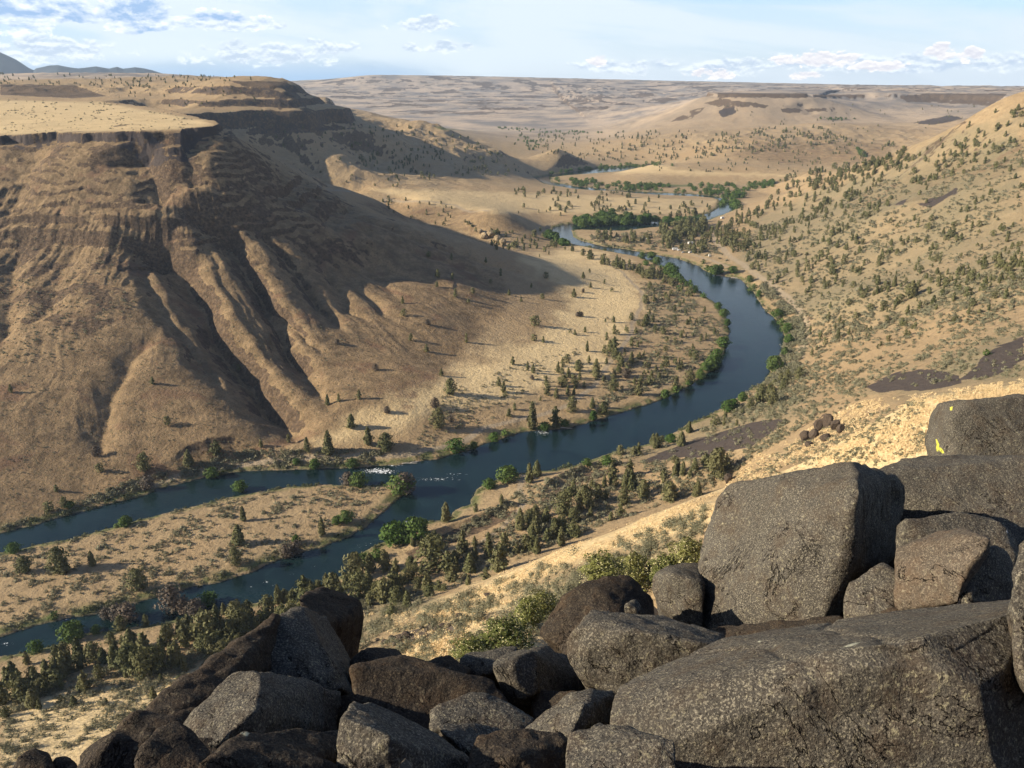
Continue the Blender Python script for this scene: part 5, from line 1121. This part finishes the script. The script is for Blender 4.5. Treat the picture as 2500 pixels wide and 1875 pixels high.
# ------------------------------------------------------------------ campground, driftwood
def boxes(name,lst,mat,parent=None):
    bm=bmesh.new()
    for (x,y,z,sx,sy,sz) in lst:
        r=bmesh.ops.create_cube(bm,size=1.0,matrix=Matrix.Translation((x,y,z))@Matrix.Diagonal((sx,sy,sz,1)))
    bmesh.ops.bevel(bm,geom=list(bm.edges),offset=0.08,segments=2,affect='EDGES')
    me=D.meshes.new(name); bm.to_mesh(me); bm.free(); me.materials.append(mat); o=D.objects.new(name,me); COL.objects.link(o)
    if parent: o.parent=parent
    return o
def cyl(name,x,y,z,r_,w,mat,parent):
    bm=bmesh.new(); bmesh.ops.create_cone(bm,cap_ends=True,segments=16,radius1=r_,radius2=r_,depth=w,matrix=Matrix.Translation((x,y,z))@Matrix.Rotation(math.pi/2,4,'X'))
    me=D.meshes.new(name); bm.to_mesh(me); bm.free(); me.materials.append(mat); o=D.objects.new(name,me); COL.objects.link(o); o.parent=parent; return o
def flat(name,c,r_=0.5):
    m,nt,p=newmat(name); p.inputs['Base Color'].default_value=(*c,1); p.inputs['Roughness'].default_value=r_
    nt.links.new(mix(nt,maprange(nt,noise(nt,None,8,3),0.4,0.6,0,0.25),c,tuple(q*.8 for q in c)),p.inputs['Base Color']); return m
white=flat('white_paint',(0.8,0.8,0.78)); silver=flat('silver_paint',(0.45,0.46,0.48)); darkp=flat('dark_paint',(0.05,0.055,0.06)); glass=flat('dark_glass',(0.02,0.025,0.03),.2); tyre=flat('tyre_rubber',(0.02,0.02,0.02)); blue_=flat('blue_grey_paint',(0.12,0.16,0.22)); beige=flat('tan_wall',(0.5,0.42,0.32))
def put(name,u,v,label,cat,group):
    q=castG(Z,[u],[v],rmin=40)[0]; e=D.objects.new(name,None); COL.objects.link(e); e.location=(q[0],q[1],q[2]+0.02)
    e['label']=label; e['category']=cat
    if group: e['group']=group
    return e
def trailer(u,v,rz,lab,L=7.5):
    e=put('camper_trailer',u,v,lab,'camper trailer','trailers parked at the campground'); e.rotation_euler=(0,0,rz)
    boxes('body',[(0,0,2.0,L,2.8,2.9)],white,e); boxes('roof_vent',[(L*.2,0,3.56,.9,.9,.2)],silver,e); boxes('window',[(-L*.2,-1.41,2.4,1.6,.05,.8),(L*.22,-1.41,2.4,1.2,.05,.8)],glass,e)
    boxes('door',[(0,-1.42,1.7,.8,.05,1.9)],silver,e); boxes('hitch',[(L/2+.7,0,.7,1.5,.2,.2)],darkp,e)
    for s_ in (-1,1):
        cyl('wheel',-.5,s_*1.25,.45,.45,.3,tyre,e); cyl('wheel',.6,s_*1.25,.45,.45,.3,tyre,e)
def car(u,v,rz,lab,pm):
    e=put('parked_car',u,v,lab,'car','cars parked at the campground'); e.rotation_euler=(0,0,rz)
    boxes('body',[(0,0,.85,5.0,2.0,.8)],pm,e); boxes('cabin',[(-.4,0,1.5,2.9,1.8,.7)],pm,e); boxes('window',[(-.4,-.92,1.5,2.3,.04,.42),(-.4,.92,1.5,2.3,.04,.42),(1.08,0,1.5,.05,1.5,.42)],glass,e)
    for x_ in (-1.6,1.6):
        for s_ in (-1,1): cyl('wheel',x_,s_*.95,.38,.38,.28,tyre,e)
trailer(1686.5,596,0.2,'largest white camper trailer beside the campground loop road',9)
trailer(1647.5,611,0.0,'white camper trailer close to the riverbank trees')
trailer(1719,535.5,0.1,'white camper trailer parked right by the upstream water',10)
trailer(1711,538.5,0.9,'shorter white trailer just left of the waterside trailer',7)
trailer(1763.5,534,0.5,'white trailer among junipers where the upper river appears',7)
car(1658,612,0.3,'small white car parked beside the riverbank trailer',white)
car(1668.5,617.5,0.1,'silver car on the gravel by the riverbank trailer',silver)
car(1683,617.5,1.0,'white car parked nose to a dark car',white)
car(1689,616.5,0.8,'dark blue-grey car beside the white car',blue_)
car(1761.7,543,0.2,'dark car near the uppermost white trailer',darkp)
car(1580,584,0.4,'pale car at the left end of the campground',silver)
car(1572,580,0.2,'white car at the far left of the campground',white)
e=put('outhouse',1732,626,'small white hut at the fork of the campground road','hut',None)
boxes('wall',[(0,0,1.6,2.6,2.6,3.0)],white,e); boxes('roof',[(0,0,3.25,3.2,3.2,.3)],beige,e); boxes('door',[(0,-1.31,1.1,.9,.04,2.0)],darkp,e)
# driftwood
m,nt,p=newmat('driftwood'); M['drift']=m; nt.links.new(ramp(nt,noise(nt,None,12,4),[(0.3,(0.45,0.41,0.35)),(0.7,(0.7,0.66,0.6))]),p.inputs['Base Color'])
def drift(u,v,L,rz,lab):
    q=castG(Z,[u],[v],rmin=40)[0]; bm=bmesh.new(); n_=12; prev=None
    for i in range(n_+1):
        t=i/n_; c=Vector((t*L-L/2,math.sin(t*4)*.25,0.35+.12*math.sin(t*7))); r_=.32*(1-.55*t)
        ring=[bm.verts.new(c+Vector((0,math.cos(a)*r_,math.sin(a)*r_))) for a in [6.2832*k/8 for k in range(8)]]
        if prev: [bm.faces.new((prev[k],prev[(k+1)%8],ring[(k+1)%8],ring[k])) for k in range(8)]
        else: bm.faces.new(ring[::-1])
        prev=ring
    bm.faces.new(prev)
    for t,an in ((.3,.8),(.55,-.7),(.75,.9)):
        c=Vector((t*L-L/2,math.sin(t*4)*.25,0.4)); d=Vector((math.cos(an),math.sin(an),.5))*L*.15
        a_=[bm.verts.new(c+Vector((0,math.cos(k)*.1,math.sin(k)*.1))) for k in (0,2.1,4.2)]; b_=[bm.verts.new(c+d+Vector((0,math.cos(k)*.03,math.sin(k)*.03))) for k in (0,2.1,4.2)]
        for k in range(3): bm.faces.new((a_[k],a_[(k+1)%3],b_[(k+1)%3],b_[k]))
    me=D.meshes.new('driftwood_log'); bm.to_mesh(me); bm.free(); me.materials.append(M['drift']); o=D.objects.new('driftwood_log',me); COL.objects.link(o)
    o.location=(q[0],q[1],max(q[2],0.05)); o.rotation_euler=(0,0,rz); o['label']=lab; o['category']='log'; o['group']='driftwood logs at the water'
drift(1382,1047,9,-.1,'white driftwood log jutting from the far bank beside the tall junipers')
drift(1000,1135,10,.1,'pale driftwood log at the edge of the rapids on the far bank')
drift(1012,1132,6,.5,'short driftwood piece right of the log by the rapids')
drift(1795,682,11,-.3,'pale log lying off the green tip of the campground bank')
drift(1756,674,8,-.2,'pale log against the green campground bank')
print('end',time.time()-T0)
